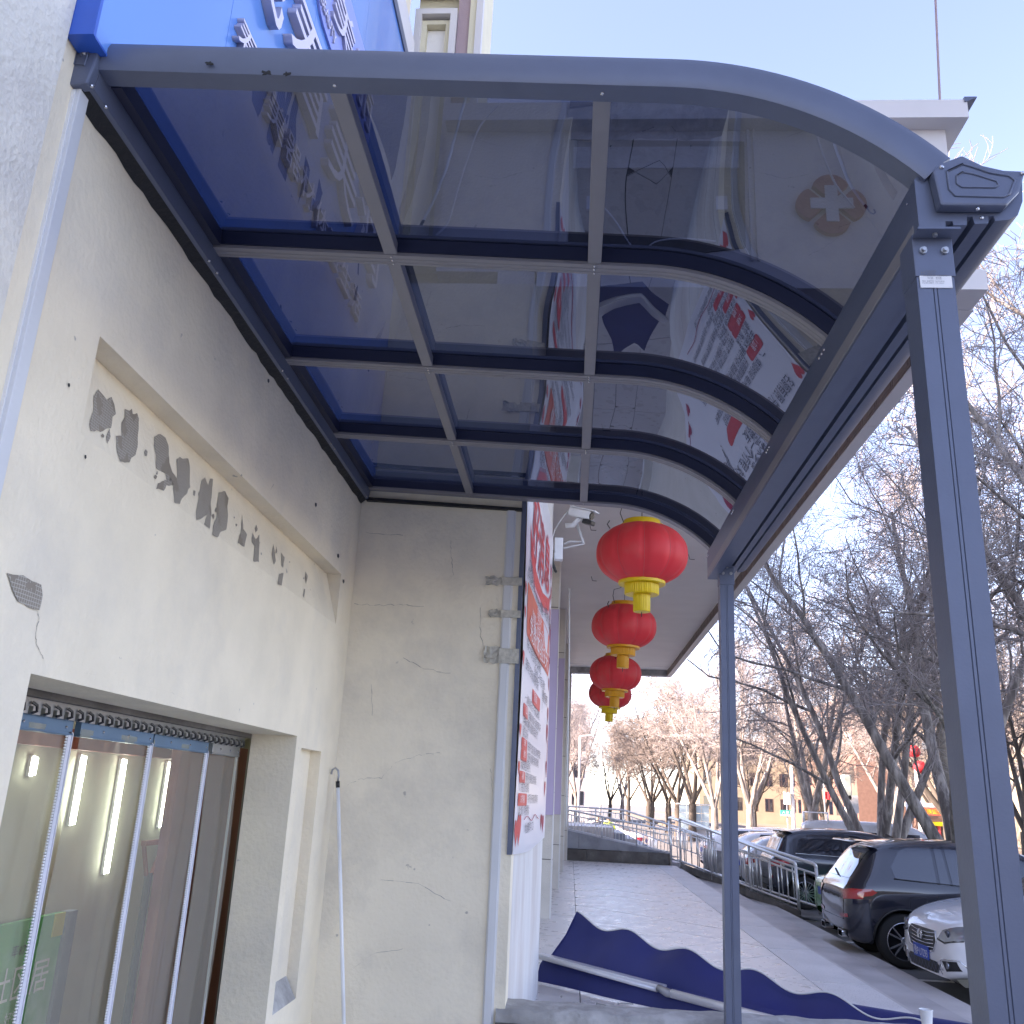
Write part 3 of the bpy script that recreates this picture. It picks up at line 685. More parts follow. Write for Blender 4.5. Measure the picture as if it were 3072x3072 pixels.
# ---- piers --------------------------------------------------------------------
for i, (y, xr) in enumerate(((15.3, -.255), (20.3, -.185), (25.1, -.125), (29.85, -.045))):
    pr = thing('wall_pier', (xr - .15, y + .2, GZ), ['cream stone pier with a lilac board nearest beyond the poster', 'second pier beyond the poster with a shorter lilac board', 'bare third pier beyond the poster', 'farthest bare pier at the end of the covered walk'][i], 'pier')
    MB().box(xr - .5, y, GZ, xr - .022, y + .45, 4.125).build('shaft', 'pier_stone', pr)
    MB().box(xr - .022, y - .006, GZ, xr, y + .44, 4.10).build('edge_trim', 'white_trim', pr)
    jm = MB()
    for z in (-.9, .1, 1.1, 2.1, 3.1): jm.box(xr - .5, y - .003, z - .006, xr + .002, y + .1, z + .006)
    jm.build('joint', 'concrete_dark', pr)
    if i < 2:
        lb = thing('lilac_board', (xr - .15, y - .02, -.3), ['plain lilac board on the nearest pier', 'plain lilac board on the second pier'][i], 'board')
        MB().box(xr - .45, y - .04, (-.24, -.30)[i], xr - .006, y - .008, (3.06, 2.97)[i]).build('board', 'lilac', lb, bevel=.004)
        MB().box(xr - .006, y - .045, (-.24, -.30)[i], xr, y - .006, (3.06, 2.97)[i]).build('edge', 'white_trim', lb)
# ---- porch slab, upper block ------------------------------------------------------
ps = thing('porch_roof', (1.2, 18, 3.9), 'long flat porch roof over the walk with brown tiled inner edge', 'porch roof')
MB().box(-.9, 6.76, 4.082, 3.0, 29.6, 4.3).build('soffit', 'soffit_paint', ps)
MB().box(-.37, 6.44, 3.9, 3.12, 6.75, 4.078).build('front_beam', 'slab_panel', ps)
# edge beam built of panels with open joints
y = 6.755
while y < 29.9:
    y2 = min(y + 2.4, 29.95); MB().prism([(3.0, 3.9), (3.14, 3.9), (3.14, 4.08), (3.0, 4.08)], 1, y + .003, y2 - .003).build('edge_panel', 'slab_panel', ps); y = y2
MB().box(-.4, 29.61, 3.9, 2.995, 29.95, 4.2).build('end_beam', 'concrete', ps)
tb = None
for k in range(48):
    y = 6.80 + k * .476
    if tb is None: tb = MB().box(-.006, 0, 0, .006, .462, .168).box(-.010, .05, .03, 0, .41, .14).build('brown_tile', 'brown_tile', None); tb.parent = ps; tb.location = Vector((2.992, y, 3.908)) - ps.location
    else: c = tb.copy(); COL.objects.link(c); c.location = Vector((2.992, y, 3.908)) - ps.location; c.rotation_euler = (0, rnd.uniform(-.02, .02), 0)
for (x, y) in ((.25, 9.6), (.2, 13.6), (1.9, 15.2), (.3, 17.), (2.2, 11.)):
    o = MB().tube([(x, y, 4.06), (x + .02, y, 3.98), (x + .1, y - .02, 3.97)], .006, 5).build('bent_hook', 'wire_dark', ps)
ub = thing('upper_block', (1., 6.9, 4.08), 'pale panelled upper storey with a projecting flat roof edge', 'building')
MB().box(-1.2, 6.52, 4.08, 2.97, 29, 5.45).build('wall', 'slab_panel', ub)
x = -1.2
while x < 3.1:
    x2 = min(x + 1.45, 3.105); MB().box(x + .002, 6.37, 5.45, x2 - .002, 29.2, 5.625).build('fascia_panel', 'slab_panel', ub); x = x2
MB().prism([(3.10, 5.60), (3.18, 5.635), (3.18, 5.645), (3.08, 5.645), (3.08, 5.60)], 1, 6.36, 20).build('roof_flashing', 'metal_blue', ub)
db = W(1074, 262, 1, 6.5); dc = W(1412, 470, 1, 6.5)
dbt = thing('bare_sign_backing', ((db.x + dc.x) / 2, 6.5, dc.z), 'dark stripped rectangle on the upper wall seen through the middle of the canopy', 'wall panel')
dark_ = MB().prism([(db.x, db.z), (dc.x, db.z - .03), (dc.x - .02, dc.z + .02), (dc.x - .3, dc.z - .02), (dc.x - .6, dc.z - .1), (db.x + .5, dc.z - .03), (db.x + .02, dc.z)], 1, 6.505, 6.519).build('dark_backing', 'concrete_dark', dbt)
MB().box(db.x + .04, 6.49, db.z - .30, dc.x - .05, 6.503, db.z - .09).build('cement_band', 'concrete', dbt)
for xx in (db.x - .06, dc.x + .02, dc.x + .07): MB().box(xx, 6.495, dc.z - .1, xx + .02, 6.519, db.z + .1).build('trim_strip', 'slab_panel', dbt)
for xx in (db.x + .16, dc.x - .25): MB().box(xx, 6.47, dc.z + .35, xx + .09, 6.504, dc.z + .48).build('bracket', 'galv', dbt)
rod = thing('roof_rod', (3.0, 6.8, 5.63), 'thin reddish rod standing up from the flat roof edge', 'rod')
MB().tube([W(1773.5, 192, 1, 6.8), W(1765, 0, 1, 6.8), W(1761, -90, 1, 6.8)], .011, 6).build('rod', 'mauve_paint', rod)
# round emblem (four lobes round a plain cross)
em = thing('cross_emblem', (2.03, 6.5, 4.75), 'faint red four-lobed emblem with a cross seen through the canopy', 'emblem')
ec = W(1570, 382, 1, 6.46)
for k in range(4):
    a0 = PI / 4 + k * PI / 2; dx_, dz_ = math.cos(k * PI / 2), math.sin(k * PI / 2); ml = MB(); L_ = []
    for t in range(15):
        a = -1.25 + 2.5 * t / 14; L_.append((.13 * dx_ + .15 * math.cos(a + k * PI / 2), .13 * dz_ + .15 * math.sin(a + k * PI / 2)))
    L_.append((.035 * dx_, .035 * dz_))
    ml.prism([(ec.x + p[0], ec.z + p[1]) for p in L_], 1, 6.475, 6.519); ml.build('lobe', 'emblem_red', em)
MB().box(ec.x - .17, 6.465, ec.z - .05, ec.x + .17, 6.474, ec.z + .05).box(ec.x - .05, 6.4652, ec.z - .17, ec.x + .05, 6.4742, ec.z + .17).build('cross', 'slab_panel', em)
def wire(name, pts, r, m, label, cat='cable', sm=True):
    # catmull-rom through the points
    P = [Vector(p) for p in pts]; P = [P[0] * 2 - P[1]] + P + [P[-1] * 2 - P[-2]]; Q = []
    for i in range(1, len(P) - 2):
        for t in range(6):
            t = t / 6; a, b, c, d = P[i - 1:i + 3]
            Q.append(.5 * ((2 * b) + (-a + c) * t + (2 * a - 5 * b + 4 * c - d) * t * t + (-a + 3 * b - 3 * c + d) * t ** 3))
    Q.append(P[-2]); root = thing(name, P[1], label, cat); MB().tube(Q, r, 6).build('line', m, root, smooth=True)
    return root
wire('loose_cable', [W(945, 195, 1, 6.3), W(905, 240, 1, 6.4), W(880, 305, 1, 6.45), (W(860, 370, 1, 6.45)), W(845, 420, 1, 6.45), W(822, 445, 1, 6.45)], .008, 'plastic_white', 'white cable hanging in a curve above the canopy, left of centre')
wire('loose_cable', [W(1115, 365, 1, 6.3), W(1160, 415, 1, 6.4), W(1190, 462, 1, 6.4), W(1215, 470, 1, 6.42), W(1240, 455, 1, 6.42), W(1290, 450, 1, 6.45), W(1350, 455, 1, 6.48)], .006, 'plastic_white', 'white wire sagging behind the middle of the canopy')
wire('loose_cable', [W(1538, 245, 1, 6.3), W(1552, 290, 1, 6.35), W(1575, 345, 1, 6.4), W(1598, 375, 1, 6.42), W(1612, 392, 1, 6.44)], .009, 'plastic_white', 'white cable end dangling in front of the cross emblem')
# ---- tall bay above the sign ------------------------------------------------------------------
tb_ = thing('tall_bay', (-1.3, 7.0, 3.9), 'cream bay with nested square mouldings rising above the blue sign', 'building')
MB().box(-1.598, 6.76, 3.95, -1.2, 9, 9.5).build('wall', 'cream_paint', tb_)
MB().box(-1.2, 6.62, 5.63, -1.09, 6.8, 9.5).build('mauve_strip', 'mauve_paint', tb_)
MB().box(-1.09, 6.60, 5.63, -1.03, 6.76, 9.5).build('corner_moulding', 'cream_paint', tb_); MB().box(-1.03, 6.58, 5.63, -.97, 6.66, 9.5).build('corner_moulding', 'slab_panel', tb_)
def frame(x0, x1, z0, z1, w, y, m):
    MB().box(x0, y, z0, x0 + w, y + .2, z1).box(x1 - w, y, z0, x1, y + .2, z1).box(x0 + w, y, z1 - w, x1 - w, y + .2, z1).box(x0 + w, y, z0, x1 - w, y + .2, z0 + w).build('moulding', m, tb_)
frame(-1.59, -1.205, 4.2, 6.87, .06, 6.58, 'slab_panel'); frame(-1.53, -1.265, 4.26, 6.78, .045, 6.63, 'cream_paint'); MB().box(-1.485, 6.70, 4.3, -1.31, 6.758, 6.73).build('panel', 'soffit_paint', tb_)
MB().box(-1.598, 6.60, 7.15, -1.2, 6.755, 7.4).build('band_course', 'cream_paint', tb_)
# ---- blue sign -----------------------------------------------------------------------------------
sg = thing('shop_sign', (-1.55, 4.3, 2.17), 'bright blue boxed shop sign with raised white letters above the canopy', 'sign')
ys_ = [2.165, 2.993, 3.95, 4.9, 5.85, 6.40]
for a, b in zip(ys_, ys_[1:]): MB().box(-1.598, a + .0015, 2.175, -1.512, b - .0015, 5.80).build('face_panel', 'sign_blue', sg, bevel=.0015)
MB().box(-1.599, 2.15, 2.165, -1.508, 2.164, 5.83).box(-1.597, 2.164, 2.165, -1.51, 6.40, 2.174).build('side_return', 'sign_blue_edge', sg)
MB().box(-1.597, 2.15, 5.801, -1.50, 6.41, 5.90).build('top_trim', 'metal_blue', sg)
MB().box(-1.597, 2.15, 5.901, -1.53, 6.41, 6.3).build('top_board', 'slab_panel', sg)
def raised(body, u, v, size, sx, h, name='letter', m='letter_white', res=3, x0=-1.511, skew=0., sm='letter_side'):
    cu_ = bpy.data.curves.new('t', 'FONT'); cu_.body = body; cu_.size = size; cu_.resolution_u = res; cu_.extrude = h / 2; cu_.offset = .0
    o = bpy.data.objects.new('t', cu_); COL.objects.link(o)
    me = bpy.data.meshes.new_from_object(o.evaluated_get(bpy.context.evaluated_depsgraph_get())); me.name = name
    bpy.data.objects.remove(o); bpy.data.curves.remove(cu_)
    c = rootloc(sg)
    for q in me.vertices: x, y, z = q.co; q.co = (x0 + h / 2 + z - c.x, u + x * sx + skew * y - c.y, v + y - c.z)
    me.materials.clear(); me.materials.append(MATS[m]); me.materials.append(MATS[sm])
    for p in me.polygons: p.material_index = 0 if abs(p.normal.x) > .7 else 1
    o = link_mesh(name, me, sg)
    return o
for ch, u in (('飞', 2.75), ('看', 3.52), ('美', 4.28), ('润', 5.05)): raised(ch, u, 3.44, .56, 1.25, .045, res=3)
for ch, u in (('看', 3.02), ('美', 3.42), ('器', 3.70), ('材', 3.97), ('体', 4.26), ('验', 4.55), ('生', 4.85), ('活', 5.15)): raised(ch, u, 2.99, .20, 1.3, .03, res=2)
MB().prism([(3.86 + p[0], 4.12 + p[1]) for p in rrect(0, 0, 1.35, .62, .2)], 0, -1.511, -1.498).build('emblem_plate', 'oval_blue', sg)
raised('BEAUTY', 3.93, 4.17, .10, .9, .012, x0=-1.498); raised('美丽', 4.1, 4.3, .34, 1.6, .02, x0=-1.498)
# ================================================================= CANOPY
cy = thing('awning_canopy', (-.3, 4.3, 2.05), 'dark grey metal canopy with tinted blue sheets and a curved outer edge', 'canopy')
RX, PH1 = 1.031, math.radians(2.7)
def rib_z(x):
    if x <= .25: return 2.125 - .047 * (x + 1.565)
    s_ = math.sin(PH1) + (x - .25) / RX; ph = math.asin(min(.999, s_)); return 2.0397 - RX * (math.cos(PH1) - math.cos(ph))
def rib_pts(x0, x1, n1=8, n2=18):
    xs = [x0 + (.25 - x0) * i / n1 for i in range(n1)] + [.25 + (x1 - .25) * i / n2 for i in range(n2 + 1)]
    out = []
    for x in xs:
        z = rib_z(x); d = (rib_z(x + .001) - rib_z(x - .001)) / .002; n = Vector((-d, 0, 1)).normalized(); out.append((Vector((x, 0, z)), n))
    return out
def sweep(mb, pts, prof):
    """profile list of (y, h) swept along the rib curve"""
    base = len(mb.v); k = len(prof)
    for p, n in pts:
        for (y, h) in prof: q = p + n * h; mb.v.append((q.x, y, q.z))
    for i in range(len(pts) - 1):
        for j in range(k):
            j2 = (j + 1) % k; mb.f.append((base + i * k + j, base + i * k + j2, base + (i + 1) * k + j2, base + (i + 1) * k + j))
    mb.f.append(tuple(base + j for j in range(k))[::-1]); mb.f.append(tuple(base + (len(pts) - 1) * k + j for j in range(k)))
    return mb
RIBS = [2.285, 3.255, 4.270, 5.290, 6.335]
RP = rib_pts(-1.56, .955)
for i, y in enumerate(RIBS):
    w = .035
    if i == 0: prof = [(y - w, 0), (y + w, 0), (y + w, .075), (y + w + .012, .082), (y + w + .006, .105), (y, .115), (y - w + .002, .105), (y - w - .012, .075), (y - w - .008, .02)]
    elif i == 4: prof = [(y - w, 0), (y + w, 0), (y + w + .006, .02), (y + w + .006, .09), (y, .11), (y - w, .09)]
    else: prof = [(y - w, 0), (y - .012, .0), (y - .010, .003), (y - .006, .003), (y - .004, 0), (y + .014, 0), (y + .016, .003), (y + .02, .003), (y + .022, 0), (y + w, 0), (y + w, .07), (y + w + .01, .08), (y + w, .10), (y, .105), (y - w, .10), (y - w - .01, .08), (y - w, .07)]
    sweep(MB(), RP, prof).build('rib', 'metal_blue' if i == 0 else 'rib_metal', cy, auto=.6)
# added dark strips along ribs and wall rail, shade put into their colour
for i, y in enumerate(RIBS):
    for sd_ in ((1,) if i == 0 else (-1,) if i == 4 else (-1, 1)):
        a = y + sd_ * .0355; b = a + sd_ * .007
        sweep(MB(), RP, [(a, .014), (b, .014), (b, .072), (a, .072)]).build('shade_strip', 'shade_navy', cy, fix=True)
for i in range(4): MB().box(-1.534, RIBS[i] + .045, 2.127, -1.500, RIBS[i + 1] - .045, 2.192).build('shade_strip', 'shade_navy', cy)
# clear tinted sheets
for i in range(4):
    a, b = RIBS[i] + .036, RIBS[i + 1] - .036
    P = []
    for j in range(9):
        y = a + (b - a) * j / 8; P.append([(p.x, y, p.z) for p in [q + n * (.074 + .0035 * math.sin(PI * j / 8) * math.sin(q.x * 5.2 + i * 1.7)) for q, n in rib_pts(-1.56, .957, 26, 40)]])
    MB().grid(P).build('roof_sheet', 'roof_sheet', cy, smooth=True, fix=False)
# purlins between the ribs
for i in range(4):
    a, b = RIBS[i] + .035, RIBS[i + 1] - .035
    for x in (-.785, .045):
        z = rib_z(x); MB().box(x - .027, a, z + .004, x + .027, b, z + .055).build('purlin', 'rib_metal', cy, bevel=.003)
# wall rail
MB().prism([(-1.598, 2.058), (-1.575, 2.052), (-1.545, 2.062), (-1.535, 2.125), (-1.535, 2.20), (-1.598, 2.20)], 1, 2.262, 6.375).build('wall_rail', 'metal_blue', cy)
sm_ = MB(); Q = []
for k in range(60):
    y = 2.25 + k * .07; Q.append([(-1.599, y, 2.03 + rnd.uniform(-.010, .006)), (-1.588, y, 2.036 + rnd.uniform(-.006, .004)), (-1.570, y, 2.050), (-1.56, y, 2.056)])
sm_.grid(Q).build('sealant', 'rubber', cy, smooth=True, fix=False)
MB().prism([(-1.56, 2.075), (-.40, 2.02), (-.40, 2.0), (-1.56, 2.05)], 1, 6.37, 6.409).build('sealant', 'rubber', cy)
# left end cap
MB().prism([(-1.625, 2.07), (-1.60, 2.045), (-1.545, 2.05), (-1.535, 2.12), (-1.53, 2.215), (-1.545, 2.232), (-1.605, 2.228), (-1.625, 2.20)], 1, 2.225, 2.262).build('end_cap', 'metal_blue', cy, bevel=.006)
MB().tube([(-1.60, 2.222, 2.20), (-1.60, 2.222, 2.12), (-1.565, 2.222, 2.115), (-1.56, 2.222, 2.19), (-1.585, 2.222, 2.195), (-1.583, 2.222, 2.15)], .0025, 5).build('embossing', 'metal_blue', cy)
screws([(-1.575, 2.224, 2.165)], cy, (0, -1, 0), .009)
# gutter (extruded section with grooves) and its cap
gut = [(.930, 1.722), (.930, 1.530), (1.000, 1.530), (1.003, 1.585), (1.022, 1.585), (1.024, 1.572), (1.060, 1.572), (1.063, 1.600), (1.078, 1.600), (1.081, 1.576), (1.118, 1.578), (1.121, 1.602), (1.134, 1.602), (1.137, 1.586), (1.175, 1.590), (1.20, 1.605), (1.218, 1.65), (1.225, 1.722), (1.213, 1.724), (1.18, 1.64), (1.02, 1.62), (1.015, 1.745), (.96, 1.76)]
MB().prism(gut, 1, 2.262, 6.39).build('gutter', 'metal_blue', cy, auto=.5)
MB().prism([(.9285, 1.545), (.9285, 1.595), (.932, 1.60), (.932, 1.54)], 1, 2.30, 6.38).build('inner_beading', 'rib_metal', cy)
capo = [(.966, 1.716), (.990, 1.700), (.986, 1.612), (1.155, 1.610), (1.200, 1.655), (1.218, 1.722), (1.16, 1.726), (1.105, 1.742), (1.052, 1.778)]
capd = [(.985, 1.745), (.968, 1.722), (.979, 1.612), (1.155, 1.610), (1.195, 1.655), (1.218, 1.722), (1.16, 1.725), (1.105, 1.741), (1.052, 1.775)]
MB().prism(capd, 1, 2.225, 2.262).build('end_cap', 'metal_blue', cy, bevel=.007)
def ring(pts, r, y):
    P = [(p[0], y, p[1]) for p in pts]; MB().tube(P + P[:2], r, 6, cap=False).build('embossing', 'metal_blue', cy, smooth=True)
ring([(1.005, 1.72), (1.05, 1.744), (1.075, 1.735), (1.12, 1.715), (1.17, 1.705), (1.185, 1.690), (1.165, 1.645), (1.15, 1.636), (1.02, 1.640), (1.006, 1.66)], .0035, 2.224)
ring([(1.030, 1.705), (1.048, 1.718), (1.08, 1.71), (1.135, 1.688), (1.14, 1.675), (1.13, 1.667), (1.04, 1.668), (1.028, 1.680)], .003, 2.224)
screws([(.992, 2.224, 1.733), (1.208, 2.224, 1.712)], cy, (0, -1, 0), .007)
screws([(.938, 2.30, 1.700), (.934, 2.33, 1.69), (1.08, 2.235, 1.605), (1.10, 2.26, 1.594)], cy, (-.5, -.3, -1), .006)
screws([(x, y, rib_z(x) - .0005) for y in RIBS for x in (-.785, .045)], cy, (0, 0, -1), .007)
for i in range(1, 4): screws([(x, RIBS[i] + s_ * .045 * 0 + s_ * .026, rib_z(x) - .0005) for x in (-.785, .045) for s_ in (-1, 1)], cy, (0, 0, -1), .006)
screws([(-1.54, y + d, 2.055) for y in RIBS for d in (-.04, .05)], cy, (.3, 0, -1), .007)
screws([(.926, y + d, 1.685) for y in RIBS[1:] for d in (-.035, .0, .035)], cy, (-1, 0, -.2), .007)
# posts
for (x0, x1, y0, y1, zt, lean) in ((.905, 1.004, 2.250, 2.345, 1.50, 0), (.990, 1.082, 6.215, 6.305, 1.555, -.03)):
    mb = MB(); g_ = .003; w = x1 - x0; d = y1 - y0
    prof = [(0, 0), (w * .40, 0), (w * .41, g_), (w * .425, g_), (w * .435, 0), (w * .5, 0), (w * .51, g_), (w * .525, g_), (w * .535, 0), (w, 0), (w, d), (0, d)]
    n = len(mb.v); k = len(prof)
    for z, sx_ in ((GZ, lean), (zt, 0)):
        mb.v += [(x0 + p[0] + sx_, y0 + p[1], z) for p in prof]
    mb.f.append(tuple(range(k))[::-1]); mb.f.append(tuple(k + i for i in range(k)))
    for i in range(k): j = (i + 1) % k; mb.f.append((i, j, k + j, k + i))
    ptt = mb.build('post', 'metal_blue', cy, fix=True)
    MB().prism([(x0 - .004, y0 - .004), (x1 + .004, y0 - .004), (x1 + .004, y1), (x0 - .004, y1)], 2, zt - .10, zt + .03).build('bracket', 'metal_blue', cy, bevel=.003)
    MB().box(x0 - .004, y0 - .05, zt + .018, x1 + .01, y0 - .006, zt + .024).build('bracket', 'metal_blue', cy)
    for dx_ in (.22, .80):
        b = MB().tube([(x0 + w * dx_, y0 - .004, zt - .022), (x0 + w * dx_, y0 - .010, zt - .022)], .0105, 12).tube([(x0 + w * dx_, y0 - .010, zt - .022), (x0 + w * dx_, y0 - .018, zt - .022)], .0065, 6).build('bolt', 'galv', cy)
    MB().tube([(x0 + w * .5, y0 - .026, zt + .018), (x0 + w * .5, y0 - .026, zt + .010)], .007, 6).build('bolt', 'galv', cy)
# maker's sticker on the near post
sk0 = W(1734, 509, 1, 2.247); sk1 = W(1797, 543, 1, 2.247); zt_, zb_ = sk0.z, sk1.z; xl, xr = .912, .996
stc = MB().box(xl, 2.2465, zb_, xr, 2.2495, zt_).build('sticker', 'paper_white', cy)
fm = lambda u, v: (xl + u, 2.2455, zt_ + v); k1, k2 = MB(), MB(); wS = xr - xl; hS = zt_ - zb_
text_on(k1, 'H', .003, -.0155, .0165, fm, .95); text_on(k1, '桦晶遮雨', .0155, -.0078, .0068, fm, 1.1); text_on(k1, 'UAJING', .0155, -.0150, .0075, fm, 1.05)
text_on(k1, '铝合金遮阳雨棚   智能遮阳专家', .009, -.0205, .0042, fm, 1.1); text_on(k1, '电动伸缩      露台车棚', .020, -.0255, .0036, fm, 1.05); text_on(k1, '户外遮阳      阳光雨棚', .020, -.0300, .0036, fm, 1.05)
text_on(k1, '电话  全国热线  18298028346', .005, -.0375, .0048, fm, .98); text_on(k1, '办公地址 酒泉市  0937-2652287', .005, -.0430, .0042, fm, 1.0)
shape_on(k1, [(.003, -.0165), (wS - .004, -.0165), (wS - .004, -.0168), (.003, -.0168)], fm)
k1.build('lettering', 'ink_grey', cy, fix=False)
# scraps of black film stuck on the near rib
for (x, y) in ((395, 121), (503, 139), (541, 141)):
    c_ = W(x, y, 1, 2.236); P = []
    for k in range(11):
        a = 2 * PI * k / 11; r_ = rnd.uniform(.003, .012); P.append((c_.x + r_ * 1.7 * math.cos(a), c_.z + r_ * math.sin(a)))
    MB().prism(P, 1, 2.2315, 2.2345).build('scuff', 'rubber', cy, fix=False)
# ================================================================= LANTERNS
def make_lantern():
    t = thing('paper_lantern', (0, 0, 0), 'x', 'lantern', 'red lanterns hung in a row under the porch roof')
    n = 60; prof = []
    for i in range(25):
        a = PI * (i / 24) ; zz = -.36 * math.cos(a); r = .57 * math.sqrt(max(0, 1 - abs(zz / .40) ** 2.35)); prof.append((max(r, .2), zz))
    rm_ = lambda a, z: 1 - .055 * (1 - abs(math.sin(a * 5))) ** 3
    MB().lathe(prof, n=80, rmod=rm_).build('body', 'lantern_red', t, smooth=True)
    for k in range(10):
        a = k * PI / 5; MB().tube([(r * .948 * math.cos(a), r * .948 * math.sin(a), z) for r, z in prof[1:-1]], .0028, 5).build('seam', 'lantern_seam', t, smooth=True)
    ym = 'lantern_yellow'
    MB().lathe([(.20, .33), (.27, .345), (.27, .375), (.235, .38), (.23, .43), (.20, .432), (.0, .43)], n=36).build('top_collar', ym, t, auto=.6)
    MB().lathe([(.20, -.34), (.285, -.345), (.290, -.352), (.290, -.385), (.284, -.390), (.26, -.388), (.20, -.386)], n=48).build('ring', ym, t, auto=.6)
    fl = lambda a, z: 1 - .03 * (math.cos(a * 44) > 0)
    MB().lathe([(.205, -.386), (.213, -.388), (.213, -.505), (.208, -.515), (.13, -.512), (.0, -.512)], n=176, rmod=fl).build('upper_tier', ym, t, auto=.5)
    fl2 = lambda a, z: 1 - .035 * (math.cos(a * 28) > 0)
    MB().lathe([(.098, -.512), (.105, -.514), (.105, -.722), (.100, -.730), (.0, -.728)], n=112, rmod=fl2).build('lower_tier', ym, t, auto=.5)
    MB().tube([(0, 0, -.72), (0, 0, -.79)], .006, 6).build('wire_end', 'wire_dark', t)
    MB().tube([(-.24, 0, .38), (-.30, -.02, .50), (-.26, 0, .62), (-.1, 0, .68), (0, 0, 1.1)], .006, 6).build('hanger', 'wire_dark', t, smooth=True)
    MB().tube([(.0, .0, .42), (0, 0, 1.3)], .006, 6).build('hanger', 'wire_dark', t)
    MB().tube([(-.46, -.1, .26), (-.50, -.11, .31), (-.47, -.11, .36)], .008, 6).build('wire_twist', 'wire_dark', t)
    return t
ln = make_lantern()
LP = [((1211, 1046), 11.2, 'nearest and largest red lantern with bright yellow base', 0), ((1177, 1182), 16.1, 'second red lantern behind the largest one, amber base', .4), ((1161, 1271), 20.4, 'third red lantern in the row, partly hidden by the second', 1.), ((1151, 1309), 24.9, 'farthest and lowest red lantern, seen against the sky', .7)]
for i, (p, y, lab, ro) in enumerate(LP):
    o = ln if i == 0 else copy_tree(ln)
    o.location = W(p[0], p[1], 1, y); o.rotation_euler = (rnd.uniform(-.03, .03), rnd.uniform(-.03, .03), ro + .3); o['label'] = lab
    if i in (1, 2):
        for ch in o.children:
            if ch.data and ch.data.materials[0].name == 'lantern_yellow':
                ch.data = ch.data.copy(); ch.data.materials[0] = MATS['lantern_amber']
# ================================================================= CCTV
cc = W(1085, 985, 1, 9.6)
cv = thing('security_camera', cc, 'white bullet security camera on a bracket beside the poster top', 'camera')
d = Vector((.9, -.55, -.35)).normalized(); up = Vector((0, 0, 1)); sdv = d.cross(up).normalized(); up2 = sdv.cross(d)
cB = cc + Vector((.06, -.05, .08))
MB().obox(cB, d * .14, sdv * .045, up2 * .045).build('housing', 'plastic_white', cv, bevel=.012)
MB().obox(cB + up2 * .054 + d * .03, d * .165, sdv * .052, up2 * .006).build('sun_shield', 'plastic_white', cv, bevel=.003)
MB().tube([cB + d * .138, cB + d * .155], .040, 20).build('lens', 'plastic_dark', cv)
MB().obox(cB + d * .13 - up2 * .075, d * .06, sdv * .045, up2 * .025).build('sensor', 'plastic_dark', cv, bevel=.01)
MB().tube([cB - up2 * .05, cB - up2 * .14 - d * .05, cB - up2 * .16 - d * .14], [.025, .028, .03], 10).build('bracket', 'plastic_white', cv, smooth=True)
jb = W(1037 + 17, 1040, 1, 9.55)
MB().box(jb.x - .045, 9.5, jb.z - .10, jb.x + .045, 9.6, jb.z + .14).build('junction_box', 'plastic_white', cv, bevel=.006)
MB().tube([(jb.x + .04, 9.55, jb.z + .07), (cc.x - .05, 9.5, jb.z + .10), (cc.x + .09, 9.48, jb.z + .09), (cB - up2 * .14)], .012, 6).build('cable', 'pvc_white', cv, smooth=True)
MB().tube([(jb.x + .04, 9.55, jb.z + .03), (cc.x - .0, 9.5, jb.z + .05), (cc.x + .1, 9.48, jb.z + .07), (cB - up2 * .12)], .011, 6).build('cable', 'pvc_white', cv, smooth=True)
MB().tube([W(1031, 968, 1, 9.5), W(1034, 1010, 1, 9.5), W(1037, 1040, 1, 9.48), W(1042, 1062, 1, 9.47), W(1049, 1080, 1, 9.46)], [.008, .01, .022, .02, .014], 6).build('cable', 'wire_dark', cv, smooth=True)
wire('loose_cable', [W(1040, 1025, 1, 9.6), W(1047, 1000, 1, 9.6), W(1063, 975, 1, 9.6), W(1085, 950, 1, 9.65)], .007, 'pvc_white', 'thin white cable rising behind the security camera')
wire('loose_cable', [W(1074, 1110, 1, 14.), W(1074, 1200, 1, 14.), W(1073, 1300, 1, 14.), W(1068, 1560, 1, 14)], .012, 'pvc_white', 'white cable running down beside the second pier')
# ================================================================= LEDGE, CUP, SCREWS
lg = thing('stone_ledge', (1., 6.55, GZ), 'rough grey concrete ledge under the far canopy post at the bottom', 'ledge')
mb = MB(); N_ = 60
G = []
for i in range(N_ + 1):
    x = -.43 + 4.6 * i / N_; row = []
    for (y, z) in ((6.385, GZ), (6.38, -1.32), (6.40, -1.275), (6.44, -1.262), (6.56, -1.258), (6.68, -1.262), (6.735, -1.275), (6.75, -1.33), (6.75, GZ)):
        row.append((x, y + rnd.uniform(-.009, .009) if z > GZ else y, z + (rnd.uniform(-.007, .007) if z > GZ else 0)))
    G.append(row)
mb.grid(G); mb.quad(*G[0]); mb.quad(*G[-1]); mb.build('ledge', 'concrete', lg, smooth=True, fix=False)
MB().box(-.43, 6.352, GZ, 4.1, 6.378, -1.34).build('facing', 'concrete_dark', lg)
cpp = W(1753, 1932, 2, -1.258)
cp = thing('paper_cup', (2.27, 6.60, -1.255), 'white paper cup standing on the concrete ledge at the bottom right', 'cup')
MB().lathe([(.0, 0), (.030, 0), (.040, .085), (.042, .088), (.0425, .092), (.040, .094), (.0385, .088), (.029, .006), (.0, .006)], c=(2.27, 6.60, -1.252), n=28).build('cup', 'plastic_white', cp, auto=.7)
